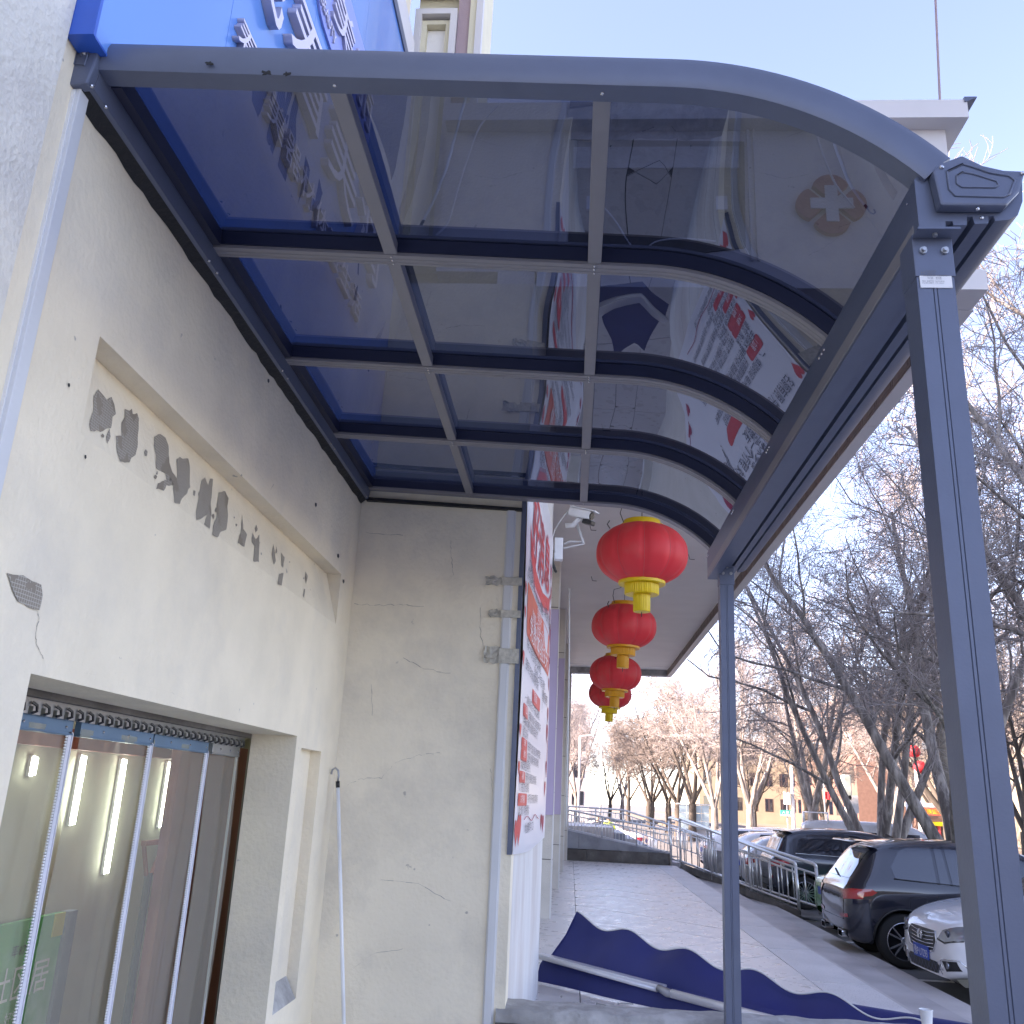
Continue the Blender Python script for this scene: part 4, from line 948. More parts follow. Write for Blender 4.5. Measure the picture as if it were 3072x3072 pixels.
for (x, y, a, L_, lab) in ((1059, 1880, 1.4, .035, 'short bolt standing near the left end of the ledge'), (1126, 1893, -.6, .07, 'steel screw lying on the ledge, left of the other'), (1166, 1893, .1, .10, 'long thin screw lying across the ledge')):
    p = W(x, y, 2, -1.245); t = thing('loose_screw', p, lab, 'screw')
    dv = Vector((math.cos(a), math.sin(a), 0)); MB().tube([p, p + dv * L_], .004, 6).tube([p - dv * .002, p + dv * .003], .008, 8).build('screw', 'galv', t)
# ================================================================= ROLLED AWNING ON THE WALK
aw = thing('folded_awning', (.5, 9.0, GZ), 'dismantled dark blue retractable awning with wavy white-edged valance lying on the walk', 'awning')
A0 = Vector((-.23, 10.25, -1.62)); A1 = Vector((3.6, 6.95, -1.47))
ad = (A1 - A0); al = ad.length; adn = ad / al; an = Vector((-adn.y, adn.x, 0)).normalized()     # an: away from the camera
if an.y < 0: an = -an
def ap(t, off, h): p = A0.lerp(A1, t); return Vector((p.x, p.y, 0)) + an * off + Vector((0, 0, GZ + h))
def hh(t): return .40 - .22 * t
# lower fabric band hanging over the front
G = []
for i in range(41):
    t = i / 40; G.append([ap(t, -.10 + .012 * math.sin(t * 23), .015), ap(t, -.085, .06), ap(t, -.05 + .01 * math.sin(t * 17), .16 - .02 * t), ap(t, -.01, .20 - .03 * t)])
MB().grid(G).build('front_fabric', 'fabric_blue', aw, smooth=True, fix=False)
# aluminium front bar
MB().bar(ap(0, -.06, .245), ap(.30, -.05, .185), .10, .045).build('front_bar', 'alu', aw, bevel=.01)
MB().tube([ap(0, -.10, .24), ap(.29, -.085, .165)], .022, 10).build('front_bar', 'alu', aw, smooth=True)
arm = MB().tube([ap(.325, -.11, .165), ap(.74, -.10, .085)], [.038, .036], 14).build('arm', 'alu', aw, smooth=True)
MB().tube([ap(.295, -.11, .19), ap(.315, -.11, .165), ap(.33, -.11, .16)], [.03, .04, .03], 10).build('elbow_joint', 'galv', aw, smooth=True)
MB().tube([ap(.74, -.10, .085), ap(.775, -.10, .06)], [.032, .026], 10).build('elbow_joint', 'plastic_dark', aw, smooth=True)
MB().tube([ap(-.02, -.07, .20), ap(-.07, -.07, .19)], .018, 8).build('square_pin', 'galv', aw)
# wavy valance rising behind the bar
G = []; E_ = []
nx = 110
for i in range(nx + 1):
    t = .015 + .84 * i / nx
    wav = .5 + .5 * math.cos(t * 2 * PI * 7.05 - .55)
    top = .19 - .10 * t + (.44 - .42 * t ** .8) * 1.0 + .085 * (wav) - .03
    foot = .22 - .15 * t
    row = []
    for j in range(11):
        s_ = j / 10; bul = math.sin(s_ * PI) * .05 * math.sin(t * 13 + 1) * (1 if j < 9 else .6)
        row.append(ap(t + .035 * (1 - t) * s_ , .0 + s_ * (.22 - .1 * t) + bul, foot + (top - foot) * s_))
    G.append(row); E_.append(row[-1] + Vector((0, 0, .004)))
MB().grid(G).build('valance', 'fabric_blue', aw, smooth=True, fix=False)
MB().tube(E_, .0075, 6).build('edge_binding', 'trim_white', aw, smooth=True)
MB().tube([g_[0] for g_ in [G[0]]] + [G[0][5], G[0][10]], .006, 6).build('hem', 'fabric_blue', aw)
# fabric roll behind, showing at the right
MB().tube([ap(.42, .24, .16), ap(.6, .26, .185), ap(.8, .27, .20), ap(1.0, .25, .22), ap(1.25, .2, .23)], [.10, .105, .11, .11, .11], 18).build('fabric_roll', 'fabric_blue', aw, smooth=True)
# ================================================================= FAR TERRACE, RAMP, STAIRS
tr = thing('end_terrace', (1.5, 31, GZ), 'raised granite-faced ramp and stair at the far end of the walk', 'terrace')
x = -.3
k = 0
while x < 3.14:
    x2 = min(x + .85 + .2 * (k % 2), 3.15); MB().box(x + .003, 30.02, GZ, x2 - .003, 30.5, -1.42 + rnd.uniform(-.02, .01)).build('plinth_block', 'concrete_dark', tr); x = x2; k += 1
x = -.3
while x < 3.1:
    x2 = min(x + .6, 3.12); za = -.90 - (x + .03) / 3.15 * .55; zb = -.90 - (x2 + .03) / 3.15 * .55
    MB().prism([(x + .002, -1.42), (x2 - .002, -1.42), (x2 - .002, zb), (x + .002, za)], 1, 30.08, 30.5).build('granite_slab', 'granite', tr); x = x2
MB().prism([(-.3, -1.42), (3.12, -1.5), (3.12, -1.43), (-.3, -.84)], 1, 30.5, 31.7).build('ramp', 'step_stone', tr)
MB().box(-12, 31.7, RZ, 1.45, 36, -.80).build('landing', 'step_stone', tr)
for k in range(9):
    xa = 1.45 + k * .36; z = -.80 - .16 * (k + 1)
    MB().box(xa + .001, 31.7, RZ, xa + .361, 36, z).build('step', 'step_stone' if k % 2 else 'granite', tr)
MB().box(3.2, 29.99, RZ, 6.4, 36, RZ + .02).build('apron', 'step_stone', tr)
def rail_thing(name, A, B, labels, y_off=None, posts=4, hA=.0, hB=.0, bal=26, low=.14, parentlabel='', r=.02):
    """A, B: (foot, top) at the two ends"""
    t = thing(name, A[0], parentlabel, 'railing')
    f = lambda s_, h: A[0].lerp(B[0], s_) + (A[1] - A[0]).lerp(B[1] - B[0], s_) * h
    MB().tube([f(0, .93), f(0.004, .985), f(.015, 1.), f(.985, 1.), f(.997, .985), f(1, .93)], r * 1.3, 10).build('handrail', 'steel_rail', t, smooth=True)
    MB().tube([f(0, .80), f(1, .80)], r * .8, 8).build('rail', 'steel_rail', t, smooth=True)
    MB().tube([f(0, low), f(1, low)], r * .8, 8).build('rail', 'steel_rail', t, smooth=True)
    for i in range(posts):
        s_ = i / (posts - 1); MB().tube([f(s_, 0), f(s_, .95 if i in (0, posts - 1) else .99)], r * 1.15, 10).build('post', 'steel_rail', t, smooth=True)
    for i in range(1, bal):
        s_ = i / bal
        MB().tube([f(s_, low), f(s_, .80)], r * .5, 6).build('baluster', 'steel_rail', t, smooth=True)
    return t
V = Vector
rail_thing('stair_railing', (V((-.05, 30.3, -.95)), V((-.05, 30.3, -.30))), (V((3.15, 30.3, -1.50)), V((3.15, 30.3, -.78))), '', posts=4, bal=30, parentlabel='steel railing sloping down the far ramp, in front of the stairs', r=.022)
rail_thing('stair_railing', (V((-.05, 31.8, -.78)), V((-.05, 31.8, -.20))), (V((1.75, 31.8, -.80)), V((1.75, 31.8, -.235))), '', posts=3, bal=14, parentlabel='level steel railing at the top of the far stairs', r=.022)
rail_thing('stair_railing', (V((1.76, 31.8, -.86)), V((1.76, 31.8, -.235))), (V((4.7, 31.8, -1.75)), V((4.7, 31.8, -1.0))), '', posts=4, bal=20, parentlabel='steel railing going down beside the far stairs behind the others', r=.022)
rail_thing('ramp_railing', (V((3.30, 29.1, -1.76)), V((3.28, 29.1, -.36))), (V((5.02, 21.9, -2.10)), V((4.98, 21.9, -1.10))), '', posts=4, bal=16, parentlabel='near stainless railing of the ramp sloping down to the car park', r=.030)
rail_thing('ramp_railing', (V((3.12, 30.0, -1.76)), V((3.05, 30.0, -.37))), (V((5.46, 21.9, -2.12)), V((5.42, 21.9, -1.11))), '', posts=4, bal=16, parentlabel='rear stainless railing of the ramp, parallel to the near one', r=.030)
rp = thing('steel_ramp', (4.3, 26, RZ), 'dark steel ramp sloping from the walk down to the parked cars', 'ramp')
def rq(z0, z1): return None
MB().quad((3.30, 29.3, -1.74), (3.30, 30.0, -1.74), (5.52, 21.6, -2.16), (5.04, 21.6, -2.16)).build('deck', 'concrete_dark', rp, fix=False)
MB().quad((3.28, 29.1, -1.80), (5.0, 21.8, -2.2), (5.0, 21.8, -2.06), (3.28, 29.1, -1.62)).quad((3.31, 29.1, -1.80), (5.03, 21.8, -2.2), (5.03, 21.8, -2.06), (3.31, 29.1, -1.62)).build('side_plate', 'concrete_dark', rp, fix=False)
MB().box(3.26, 28.6, RZ, 4.0, 30.0, -1.80).build('support', 'concrete_dark', rp)
tw = thing('low_wall', (5.6, 27, RZ), 'grimy grey low wall behind the ramp railings', 'wall')
MB().prism([(3.9, RZ), (6.1, RZ), (6.1, -1.42), (3.9, -1.15)], 1, 28.4, 28.6).build('wall', 'concrete', tw)
MB().prism([(4.5, RZ), (6.15, RZ), (6.15, -1.52), (4.5, -1.40)], 1, 25.2, 25.4).build('wall', 'concrete', tw)
# ================================================================= CARS
def car_body(st, length):
    """st: stations (x, z_low, z_belt, z_top, w_low, w_belt, w_top); returns evaluated subdivided mesh object data"""
    G = []
    for (x, zl, zb, zt, wl, wb, wt) in st:
        half = [(wl * .80, zl), (wl, zl + .04), (wl + (wb - wl) * .7 + .012, zl + (zb - zl) * .45), (wb, zb - .09), (wb - .012, zb), (wt + (wb - wt) * .30, zb + (zt - zb) * .62), (wt, zt - .055 * min(1, (zt - zb) * 4)), (wt * .72, zt - .012), (0, zt)]
        G.append([(x, -w, z) for w, z in half] + [(x, w, z) for w, z in half[-2::-1]])
    mb = MB(); mb.grid(G)
    n = len(G[0]); m = len(G)
    mb.f.append(tuple(range(n))); mb.f.append(tuple((m - 1) * n + i for i in range(n))[::-1])
    me = bpy.data.meshes.new('b'); me.from_pydata(mb.v, [], mb.f); bm = bmesh.new(); bm.from_mesh(me); bmesh.ops.recalc_face_normals(bm, faces=bm.faces)
    bm.to_mesh(me); bm.free()
    return me
def solid(me, cutters, sub=2):
    o = bpy.data.objects.new('tmp', me); COL.objects.link(o); ms = o.modifiers.new('s', 'SUBSURF'); ms.levels = sub; ms.render_levels = sub
    cs = []
    for c in cutters:
        cm = c; co = bpy.data.objects.new('cut', cm); COL.objects.link(co); cs.append(co)
        b = o.modifiers.new('b', 'BOOLEAN'); b.operation = 'DIFFERENCE'; b.object = co; b.solver = 'EXACT'
    dg = bpy.context.evaluated_depsgraph_get(); r_ = bpy.data.meshes.new_from_object(o.evaluated_get(dg))
    for c in cs: bpy.data.objects.remove(c)
    bpy.data.objects.remove(o); return r_
def cyl_mesh(x, z, r, y0, y1, n=40):
    mb = MB().prism([(x + r * math.cos(2 * PI * k / n), z + r * math.sin(2 * PI * k / n)) for k in range(n)], 1, y0, y1)
    me = bpy.data.meshes.new('c'); me.from_pydata(mb.v, [], mb.f); bm = bmesh.new(); bm.from_mesh(me); bmesh.ops.recalc_face_normals(bm, faces=bm.faces); bm.to_mesh(me); bm.free(); return me
def project(bvh, pts, kind, side=1, off=.005, step=.06):
    """polygon (x,z) thrown on the car side, or (y,z) on its rear/front -> refined patch lying on the body"""
    bm = bmesh.new(); vs = [bm.verts.new((p[0], p[1], 0)) for p in pts]; bm.faces.new(vs)
    bmesh.ops.triangulate(bm, faces=bm.faces)
    for _ in range(4):
        ed = [e for e in bm.edges if e.calc_length() > step]
        if not ed: break
        bmesh.ops.subdivide_edges(bm, edges=ed, cuts=1); bmesh.ops.triangulate(bm, faces=[f for f in bm.faces if len(f.verts) > 3])
    mb = MB(); idx = {}
    for v in bm.verts:
        if kind == 'side': o = Vector((v.co.x, side * 3, v.co.y)); d = Vector((0, -side, 0))
        else: o = Vector((-5 if kind == 'rear' else 8, v.co.x, v.co.y)); d = Vector((1 if kind == 'rear' else -1, 0, 0))
        h = bvh.ray_cast(o, d)
        if h[0] is None:
            h2 = bvh.find_nearest(o + d * 3); p = h2[0]; nn = h2[1]
        else: p = h[0]; nn = h[1]
        if nn.dot(d) > 0: nn = -nn
        idx[v] = len(mb.v); mb.v.append(tuple(p + nn * off))
    for f in bm.faces: mb.f.append(tuple(idx[v] for v in f.verts))
    bm.free(); return mb
def wheel(t, x, y, z, r, side, spokes=5, w=.24, rim='alloy', double=True):
    """side=+1: outer face at +y"""
    tyre = MB().lathe([(r * .68, -w / 2), (r * .93, -w / 2), (r, -w / 2 + .035), (r, w / 2 - .035), (r * .94, w / 2), (r * .70, w / 2), (r * .68, w / 2 - .02)], c=(x, y, z), n=44, axis='y').build('wheel', 'tyre', t, smooth=True)
    o = w / 2 * side
    MB().lathe([(r * .70, o), (r * .66, o - .015 * side), (r * .64, o - .12 * side), (0.0, o - .13 * side)], c=(x, y, z), n=36, axis='y').build('wheel_well', 'rim_dark', tyre, smooth=True)
    mb = MB()
    for k in range(spokes):
        for dd in ((-.10, .10) if double else (0,)):
            a = 2 * PI * k / spokes + dd; a2 = 2 * PI * k / spokes + dd * 2.1
            p0 = Vector((x + math.cos(a) * r * .10, y + o - .02 * side, z + math.sin(a) * r * .10)); p1 = Vector((x + math.cos(a2) * r * .66, y + o - .004 * side, z + math.sin(a2) * r * .66))
            mb.bar(p0, p1, .026, .03, up=(0, 1, 0))
    mb.lathe([(r * .17, o - .005 * side), (r * .14, o + .0 * side), (0, o)], c=(x, y, z), n=16, axis='y')
    mb.lathe([(r * .70, o - .002 * side), (r * .67, o + .004 * side), (r * .645, o - .02 * side)], c=(x, y, z), n=40, axis='y').build('rim', rim, tyre, smooth=False)
    return tyre
def outline(t, bvh, pts, kind, side, m, name, w=.008, off=.006):
    P = []
    for a, b in zip(pts, pts[1:]):
        n = max(1, int(math.hypot(b[0] - a[0], b[1] - a[1]) / .05))
        P += [(a[0] + (b[0] - a[0]) * k / n, a[1] + (b[1] - a[1]) * k / n) for k in range(n)]
    P.append(pts[-1]); Q = []
    for p in P:
        if kind == 'side': o = Vector((p[0], side * 3, p[1])); d = Vector((0, -side, 0))
        else: o = Vector((-5 if kind == 'rear' else 8, p[0], p[1])); d = Vector((1 if kind == 'rear' else -1, 0, 0))
        h = bvh.ray_cast(o, d)
        if h[0] is not None: Q.append(h[0] - d * off * .2)
    if len(Q) > 1: return MB().tube(Q, w / 2, 5).build(name, m, t, smooth=True)
def mk_bvh(me): return BVHTree.FromPolygons([v.co for v in me.vertices], [tuple(p.vertices) for p in me.polygons])
def plate_on(t, bvh, kind, y, z, txt, m='plate_blue', w=.44, h=.14):
    o = Vector((-5, y, z)) if kind == 'rear' else Vector((8, y, z)); d = Vector((1, 0, 0)) if kind == 'rear' else Vector((-1, 0, 0))
    hx = bvh.ray_cast(o, d)[0].x; s_ = -1 if kind == 'rear' else 1
    pl_ = MB().box(hx + s_ * .005, y - w / 2, z - h / 2, hx + s_ * .018, y + w / 2, z + h / 2).build('number_plate', m, t, bevel=.003)
    if txt:
        mb = MB(); X = hx + s_ * .0195
        text_on(mb, txt, -w / 2 + .025, -h * .33, h * .80, lambda u, v: (X, y - s_ * u * -1 if kind == 'front' else y - u, z + v), sx=.80, res=2)
        mb.build('lettering', 'ink_white', pl_, fix=False)
    return pl_
# ---- large black SUV (rear at x=0, facing +X) --------------------------------
def suv(name, paint, L, Wd, H, label, wheel_x, wr, win, plate=None, spoke=5, detail=True, boxy=0., chrome_line=False):
    t = thing(name, (0, 0, 0), label, 'car', 'cars parked beside the steps'); h = Wd / 2
    k = H / 1.76; L_ = L
    st = [(0.02, .46 * k, .72 * k, .88 * k, h - .30, h - .22, h - .45),
          (0.06, .36 * k, .98 * k, 1.08 * k, h - .14, h - .10, h - .26),
          (0.20, .30 * k, 1.06 * k, 1.20 * k, h - .06, h - .05, h - .26),
          (0.42 - .1 * boxy, .28 * k, 1.10 * k, 1.52 * k, h - .03, h - .02, h - .27),
          (0.66 - .18 * boxy, .28 * k, 1.11 * k, 1.70 * k, h - .01, h - .01, h - .26),
          (1.3, .28 * k, 1.10 * k, 1.755 * k, h - .01, h, h - .24), (2.1, .27 * k, 1.06 * k, 1.76 * k, h - .02, h - .01, h - .23),
          (2.8, .27 * k, 1.03 * k, 1.70 * k, h - .02, h - .01, h - .24), (3.25, .27 * k, 1.02 * k, 1.50 * k, h - .02, h - .01, h - .27), (3.72, .27 * k, 1.01 * k, 1.16 * k, h - .01, h - .02, h - .25),
          (4.3 * L / 4.9, .28 * k, .95 * k, 1.05 * k, h - .01, h - .03, h - .25), (L - .2, .32 * k, .80 * k, .93 * k, h - .10, h - .10, h - .3), (L - .02, .42 * k, .66 * k, .76 * k, h - .3, h - .28, h - .5)]
    raw = car_body(st, L)
    cut = [cyl_mesh(wx, wr, wr * 1.16, y0, y1) for wx in wheel_x for (y0, y1) in ((-h - .2, -h + .30), (h - .30, h + .2))]
    me = solid(raw, cut); me.name = 'body'; me.materials.clear(); me.materials.append(MATS[paint]); me.shade_smooth(); me.set_sharp_from_angle(angle=.7)
    link_mesh('body', me, t); bv = mk_bvh(me)
    for wx in wheel_x:
        for s_ in (-1, 1):
            wheel(t, wx, s_ * (h - .14), wr, wr, s_, spoke, .25)
            P = [(wx + wr * 1.17 * math.cos(a), wr + wr * 1.17 * math.sin(a)) for a in [PI * q / 16 for q in range(-1, 18)]]
            outline(t, bv, P, 'side', s_, 'trim_black' if paint != 'car_white' else paint, 'wheel_arch', .045)
    for s_ in (-1, 1):
        for w_ in win: project(bv, w_, 'side', s_, .006).build('side_window', 'glass_dark', t, smooth=True, fix=False)
        for q in detail_lines: outline(t, bv, q, 'side', s_, 'trim_black', 'door_seam', .008)
        outline(t, bv, [(wheel_x[0] + .55, .30 * k), (wheel_x[1] - .5, .30 * k)], 'side', s_, 'trim_black', 'sill', .05)
        for hx_ in (1.62, 2.72): 
            p = bv.ray_cast(Vector((hx_, s_ * 3, .93 * k)), Vector((0, -s_, 0)))[0]; MB().bar(p + Vector((-.11, s_ * .015, 0)), p + Vector((.11, s_ * .015, 0)), .022, .03).build('door_handle', paint, t, bevel=.006)
        mp_ = Vector((3.05, s_ * (h + .10), 1.08 * k)); MB().obox(mp_, (.06, 0, 0), (0, .10, 0), (0, 0, .065)).build('wing_mirror', paint, t, bevel=.025)
        outline(t, bv, [(win[0][0][0] - .02, win[0][0][1] - .01), (win[-1][1][0], win[-1][1][1] - .01)], 'side', s_, 'chrome' if chrome_line else 'trim_black', 'window_trim', .022)
    # rear
    RP_ = [(-h + .34, 1.16 * k), (h - .34, 1.16 * k), (h - .42, 1.58 * k), (-h + .42, 1.58 * k)]
    project(bv, RP_, 'rear', 1, .008).build('rear_window', 'glass_dark', t, smooth=True, fix=False)
    G = []
    for i in range(13):
        y = -h + .30 + (2 * h - .60) * i / 12; c_ = 1 - (2 * i / 12 - 1) ** 4 * .3
        G.append([(.60, y, 1.715 * k - .02), (.36 - .10 * c_, y, 1.70 * k - .01), (.34 - .12 * c_, y, 1.68 * k - .01), (.52, y, 1.66 * k - .02)])
    MB().grid(G).build('roof_spoiler', paint, t, smooth=True, fix=False)
    for s_ in (-1, 1):
        project(bv, [(s_ * (h - .42), .99 * k), (s_ * (h - .10), 1.03 * k), (s_ * (h - .04), .98 * k), (s_ * (h - .04), .90 * k), (s_ * (h - .30), .87 * k), (s_ * (h - .34), .93 * k)], 'rear', 1, .012).build('tail_light', 'lamp_red', t, smooth=True, fix=False)
        project(bv, [(.14, .91 * k), (.42, .955 * k), (.50, 1.0 * k), (.42, 1.04 * k), (.14, 1.03 * k)], 'side', s_, .010).build('tail_light', 'lamp_red', t, smooth=True, fix=False)
        project(bv, [(s_ * (h - .48), .66 * k), (s_ * (h - .14), .69 * k), (s_ * (h - .14), .64 * k), (s_ * (h - .48), .61 * k)], 'rear', 1, .008).build('reflector', 'lamp_red', t, smooth=True, fix=False)
        ex = MB(); cx_, cy_, cz_ = .02, s_ * (h - .45), .40 * k
        P_ = [(cy_ + a, cz_ + b) for a, b in rrect(-.13, -.055, .13, .055, .03)]; n_ = len(ex.v)
        P2 = [(cy_ + a * .84, cz_ + b * .72) for a, b in rrect(-.13, -.055, .13, .055, .03)]; Nn = len(P_)
        ex.v += [(cx_ + .12, a, b) for a, b in P_] + [(cx_ - .02, a, b) for a, b in P_] + [(cx_ - .02, a, b) for a, b in P2] + [(cx_ + .1, a, b) for a, b in P2]
        for r_ in range(3):
            for q in range(Nn): q2 = (q + 1) % Nn; ex.f.append((r_ * Nn + q, r_ * Nn + q2, (r_ + 1) * Nn + q2, (r_ + 1) * Nn + q))
        ex.f.append(tuple(3 * Nn + q for q in range(Nn)))
        e_ = ex.build('exhaust', 'chrome', t)
    project(bv, [(-h + .22, .46 * k), (h - .22, .46 * k), (h - .3, .36 * k), (-h + .3, .36 * k)], 'rear', 1, .01).build('rear_bumper_insert', 'trim_black', t, smooth=True, fix=False)
    outline(t, bv, [(-h + .30, .60 * k), (-h + .26, 1.08 * k)], 'rear', 1, 'trim_black', 'tailgate_seam', .01); outline(t, bv, [(h - .30, .60 * k), (h - .26, 1.08 * k)], 'rear', 1, 'trim_black', 'tailgate_seam', .01)
    outline(t, bv, [(-h + .3, .60 * k), (h - .3, .60 * k)], 'rear', 1, 'trim_black', 'tailgate_seam', .01)
    if plate: plate_on(t, bv, 'rear', 0, .84 * k, plate)
    if detail:
        a = bv.ray_cast(Vector((-5, -.1, 1.17 * k)), Vector((1, 0, 0)))[0]; b = bv.ray_cast(Vector((-5, .35, 1.24 * k)), Vector((1, 0, 0)))[0]
        MB().bar(a - Vector((.02, 0, 0)), b - Vector((.02, 0, 0)), .025, .02).build('rear_wiper', 'trim_black', t)
        MB().prism([(0.95, 1.735 * k), (1.12, 1.745 * k), (.99, 1.80 * k), (.96, 1.80 * k)], 1, -.012, .012).build('roof_antenna', paint, t)
        project(bv, rrect(.98, .80 * k, 1.24, .96 * k, .03), 'side', -1, .002).build('fuel_flap', paint, t, smooth=True, fix=False)
        outline(t, bv, rrect(.98, .80 * k, 1.24, .96 * k, .03) + [rrect(.98, .80 * k, 1.24, .96 * k, .03)[0]], 'side', -1, 'trim_black', 'fuel_flap_seam', .006)
    return t
detail_lines = [[(1.40, .42), (1.34, .85), (1.42, 1.08)], [(2.32, .40), (2.32, 1.02)], [(3.28, .42), (3.34, .98)]]
k1_ = 1.09
win_x5 = [[(.80, 1.20), (1.42, 1.14), (1.42, 1.66), (1.10, 1.64), (.92, 1.56), (.76, 1.34)], [(1.47, 1.135), (1.62, 1.13), (1.58, 1.675), (1.47, 1.665)], [(1.66, 1.13), (2.28, 1.10), (2.30, 1.69), (1.62, 1.68)], [(2.36, 1.10), (3.20, 1.07), (2.84, 1.60), (2.62, 1.68), (2.36, 1.69)]]
win_x5 = [[(a, b * 1.085) for a, b in w_] for w_ in win_x5]
x5 = suv('parked_car', 'car_black', 4.92, 2.0, 1.90, 'glossy black SUV parked tail towards the steps, nearest dark car', (.87, 3.85), .395, win_x5, plate='', spoke=5)
x5.location = (4.36, 16.80, RZ); x5.rotation_euler = (0, 0, -.02)
win_v = [[(.62, 1.20), (1.75, 1.17), (1.75, 1.62), (.95, 1.61), (.72, 1.48)], [(1.82, 1.17), (2.55, 1.14), (2.55, 1.62), (1.82, 1.62)], [(2.62, 1.14), (3.3, 1.12), (2.95, 1.55), (2.62, 1.60)]]
win_v = [[(a, b * 1.06) for a, b in w_] for w_ in win_v]
v2 = suv('parked_car', 'car_navy', 5.1, 1.98, 1.86, 'dark people carrier with bright window trim, behind the ramp railing', (.80, 4.0), .375, win_v, plate='', spoke=9, boxy=.9, chrome_line=True, detail=False)
v2.location = (4.88, 25.0, RZ)
# ---- sedans / hatchbacks -----------------------------------------------------------
def sedan(name, paint, label, L=4.6, Wd=1.8, H=1.46, hatch=False, front=False, plate=None, plate_rear=None, spoke=7):
    t = thing(name, (0, 0, 0), label, 'car', 'cars parked beside the steps'); h = Wd / 2; k = H / 1.46
    if hatch: rear = [(0.02, .42, .62, .76, h - .3, h - .25, h - .4), (.08, .30, .86, .98, h - .12, h - .09, h - .22), (.24, .26, .93, 1.10, h - .04, h - .04, h - .22), (.55, .25, .95, 1.36, h - .02, h - .01, h - .26), (.95, .24, .95, 1.44, h - .01, h, h - .25)]
    else: rear = [(0.02, .46, .62, .80, h - .3, h - .25, h - .40), (.07, .30, .88, 1.00, h - .14, h - .10, h - .24), (.25, .25, .93, 1.06, h - .05, h - .05, h - .22), (.70, .24, .94, 1.07, h - .02, h - .02, h - .22), (1.05, .24, .95, 1.26, h - .01, h, h - .27), (1.45, .24, .95, 1.41, h - .01, h, h - .26)]
    st = rear + [(2.0, .24, .94, 1.46, h - .01, h, h - .25), (2.6, .24, .92, 1.42, h - .01, h, h - .26), (3.05, .24, .91, 1.22, h - .01, h - .01, h - .28), (3.42, .24, .90, 1.00, h - .01, h - .01, h - .22),
                (L - .62, .25, .84, .94, h - .02, h - .03, h - .22), (L - .28, .27, .74, .86, h - .08, h - .08, h - .24), (L - .09, .23, .64, .75, h - .15, h - .15, h - .30), (L - .01, .25, .52, .62, h - .32, h - .30, h - .45)]
    st = [(a, b * k, c * k, d * k, e, f, g_) for a, b, c, d, e, f, g_ in st]
    raw = car_body(st, L); wx_ = (.92, L - .92); wr = .325
    cut = [cyl_mesh(wx, wr, wr * 1.15, y0, y1) for wx in wx_ for (y0, y1) in ((-h - .2, -h + .28), (h - .28, h + .2))]
    me = solid(raw, cut); me.name = 'body'; me.materials.clear(); me.materials.append(MATS[paint]); me.shade_smooth(); me.set_sharp_from_angle(angle=.7)
    link_mesh('body', me, t); bv = mk_bvh(me)
    for wx in wx_:
        for s_ in (-1, 1): wheel(t, wx, s_ * (h - .12), wr, wr, s_, spoke, .21, double=False)
    if hatch: wins = [[(.62, 1.0), (1.55, .985), (1.55, 1.37), (1.0, 1.36)], [(1.61, .985), (2.2, .975), (2.2, 1.39), (1.61, 1.38)], [(2.26, .975), (3.05, .965), (2.66, 1.32), (2.26, 1.38)]]
    else: wins = [[(1.02, 1.0), (1.62, .99), (1.62, 1.36), (1.42, 1.33)], [(1.68, .99), (2.25, .98), (2.25, 1.39), (1.68, 1.37)], [(2.31, .98), (3.02, .96), (2.66, 1.32), (2.31, 1.38)]]
    for s_ in (-1, 1):
        for w_ in wins: project(bv, [(a, b * k) for a, b in w_], 'side', s_, .005).build('side_window', 'glass_dark', t, smooth=True, fix=False)
        for q in ([(2.28, .34 * k), (2.28, .97 * k)], [(3.15, .36 * k), (3.18, .94 * k)], [(1.40, .40 * k), (1.30, .70 * k), (1.42, .97 * k)]): outline(t, bv, q, 'side', s_, 'trim_black', 'door_seam', .007)
        MB().obox((2.95, s_ * (h + .08), 1.0 * k), (.05, 0, 0), (0, .09, 0), (0, 0, .055)).build('wing_mirror', paint, t, bevel=.02)
        project(bv, [(s_ * (h - .40), .86 * k), (s_ * (h - .07), .90 * k), (s_ * (h - .07), .74 * k), (s_ * (h - .34), .76 * k)], 'rear', 1, .008).build('tail_light', 'lamp_red', t, smooth=True, fix=False)
        project(bv, [(.05, .76 * k), (.28, .80 * k), (.30, .88 * k), (.10, .89 * k)], 'side', s_, .006).build('tail_light', 'lamp_red', t, smooth=True, fix=False)
    z0, z1 = (1.02, 1.32) if hatch else (1.10, 1.34)
    project(bv, [(-h + .32, z0 * k), (h - .32, z0 * k), (h - .40, z1 * k), (-h + .40, z1 * k)], 'rear', 1, .006).build('rear_window', 'glass_dark', t, smooth=True, fix=False)
    project(bv, [(-h + .30, 1.03 * k), (h - .30, 1.03 * k), (h - .38, 1.36 * k), (-h + .38, 1.36 * k)], 'front', 1, .006).build('windscreen', 'glass_dark', t, smooth=True, fix=False)
    if front:
        gr = project(bv, [(-.36, .66 * k), (-.42, .57 * k), (-.33, .475 * k), (-.15, .45 * k), (.15, .45 * k), (.33, .475 * k), (.42, .57 * k), (.36, .66 * k)], 'front', 1, .004, .04).build('grille', 'trim_black', t, smooth=True, fix=False)
        for z in (.50, .535, .57, .605, .64): outline(gr, bv, [(-.34, z * k), (-.15, (z - .015) * k), (.15, (z - .015) * k), (.34, z * k)], 'front', 1, 'chrome', 'grille_bar', .010, .02)
        outline(gr, bv, [(-.36, .66 * k), (-.43, .57 * k), (-.34, .465 * k), (-.15, .44 * k), (.15, .44 * k), (.34, .465 * k), (.43, .57 * k), (.36, .66 * k)], 'front', 1, 'chrome', 'grille_surround', .016, .03)
        hx = bv.ray_cast(Vector((8, 0, .585 * k)), Vector((-1, 0, 0)))[0].x
        em_ = MB()
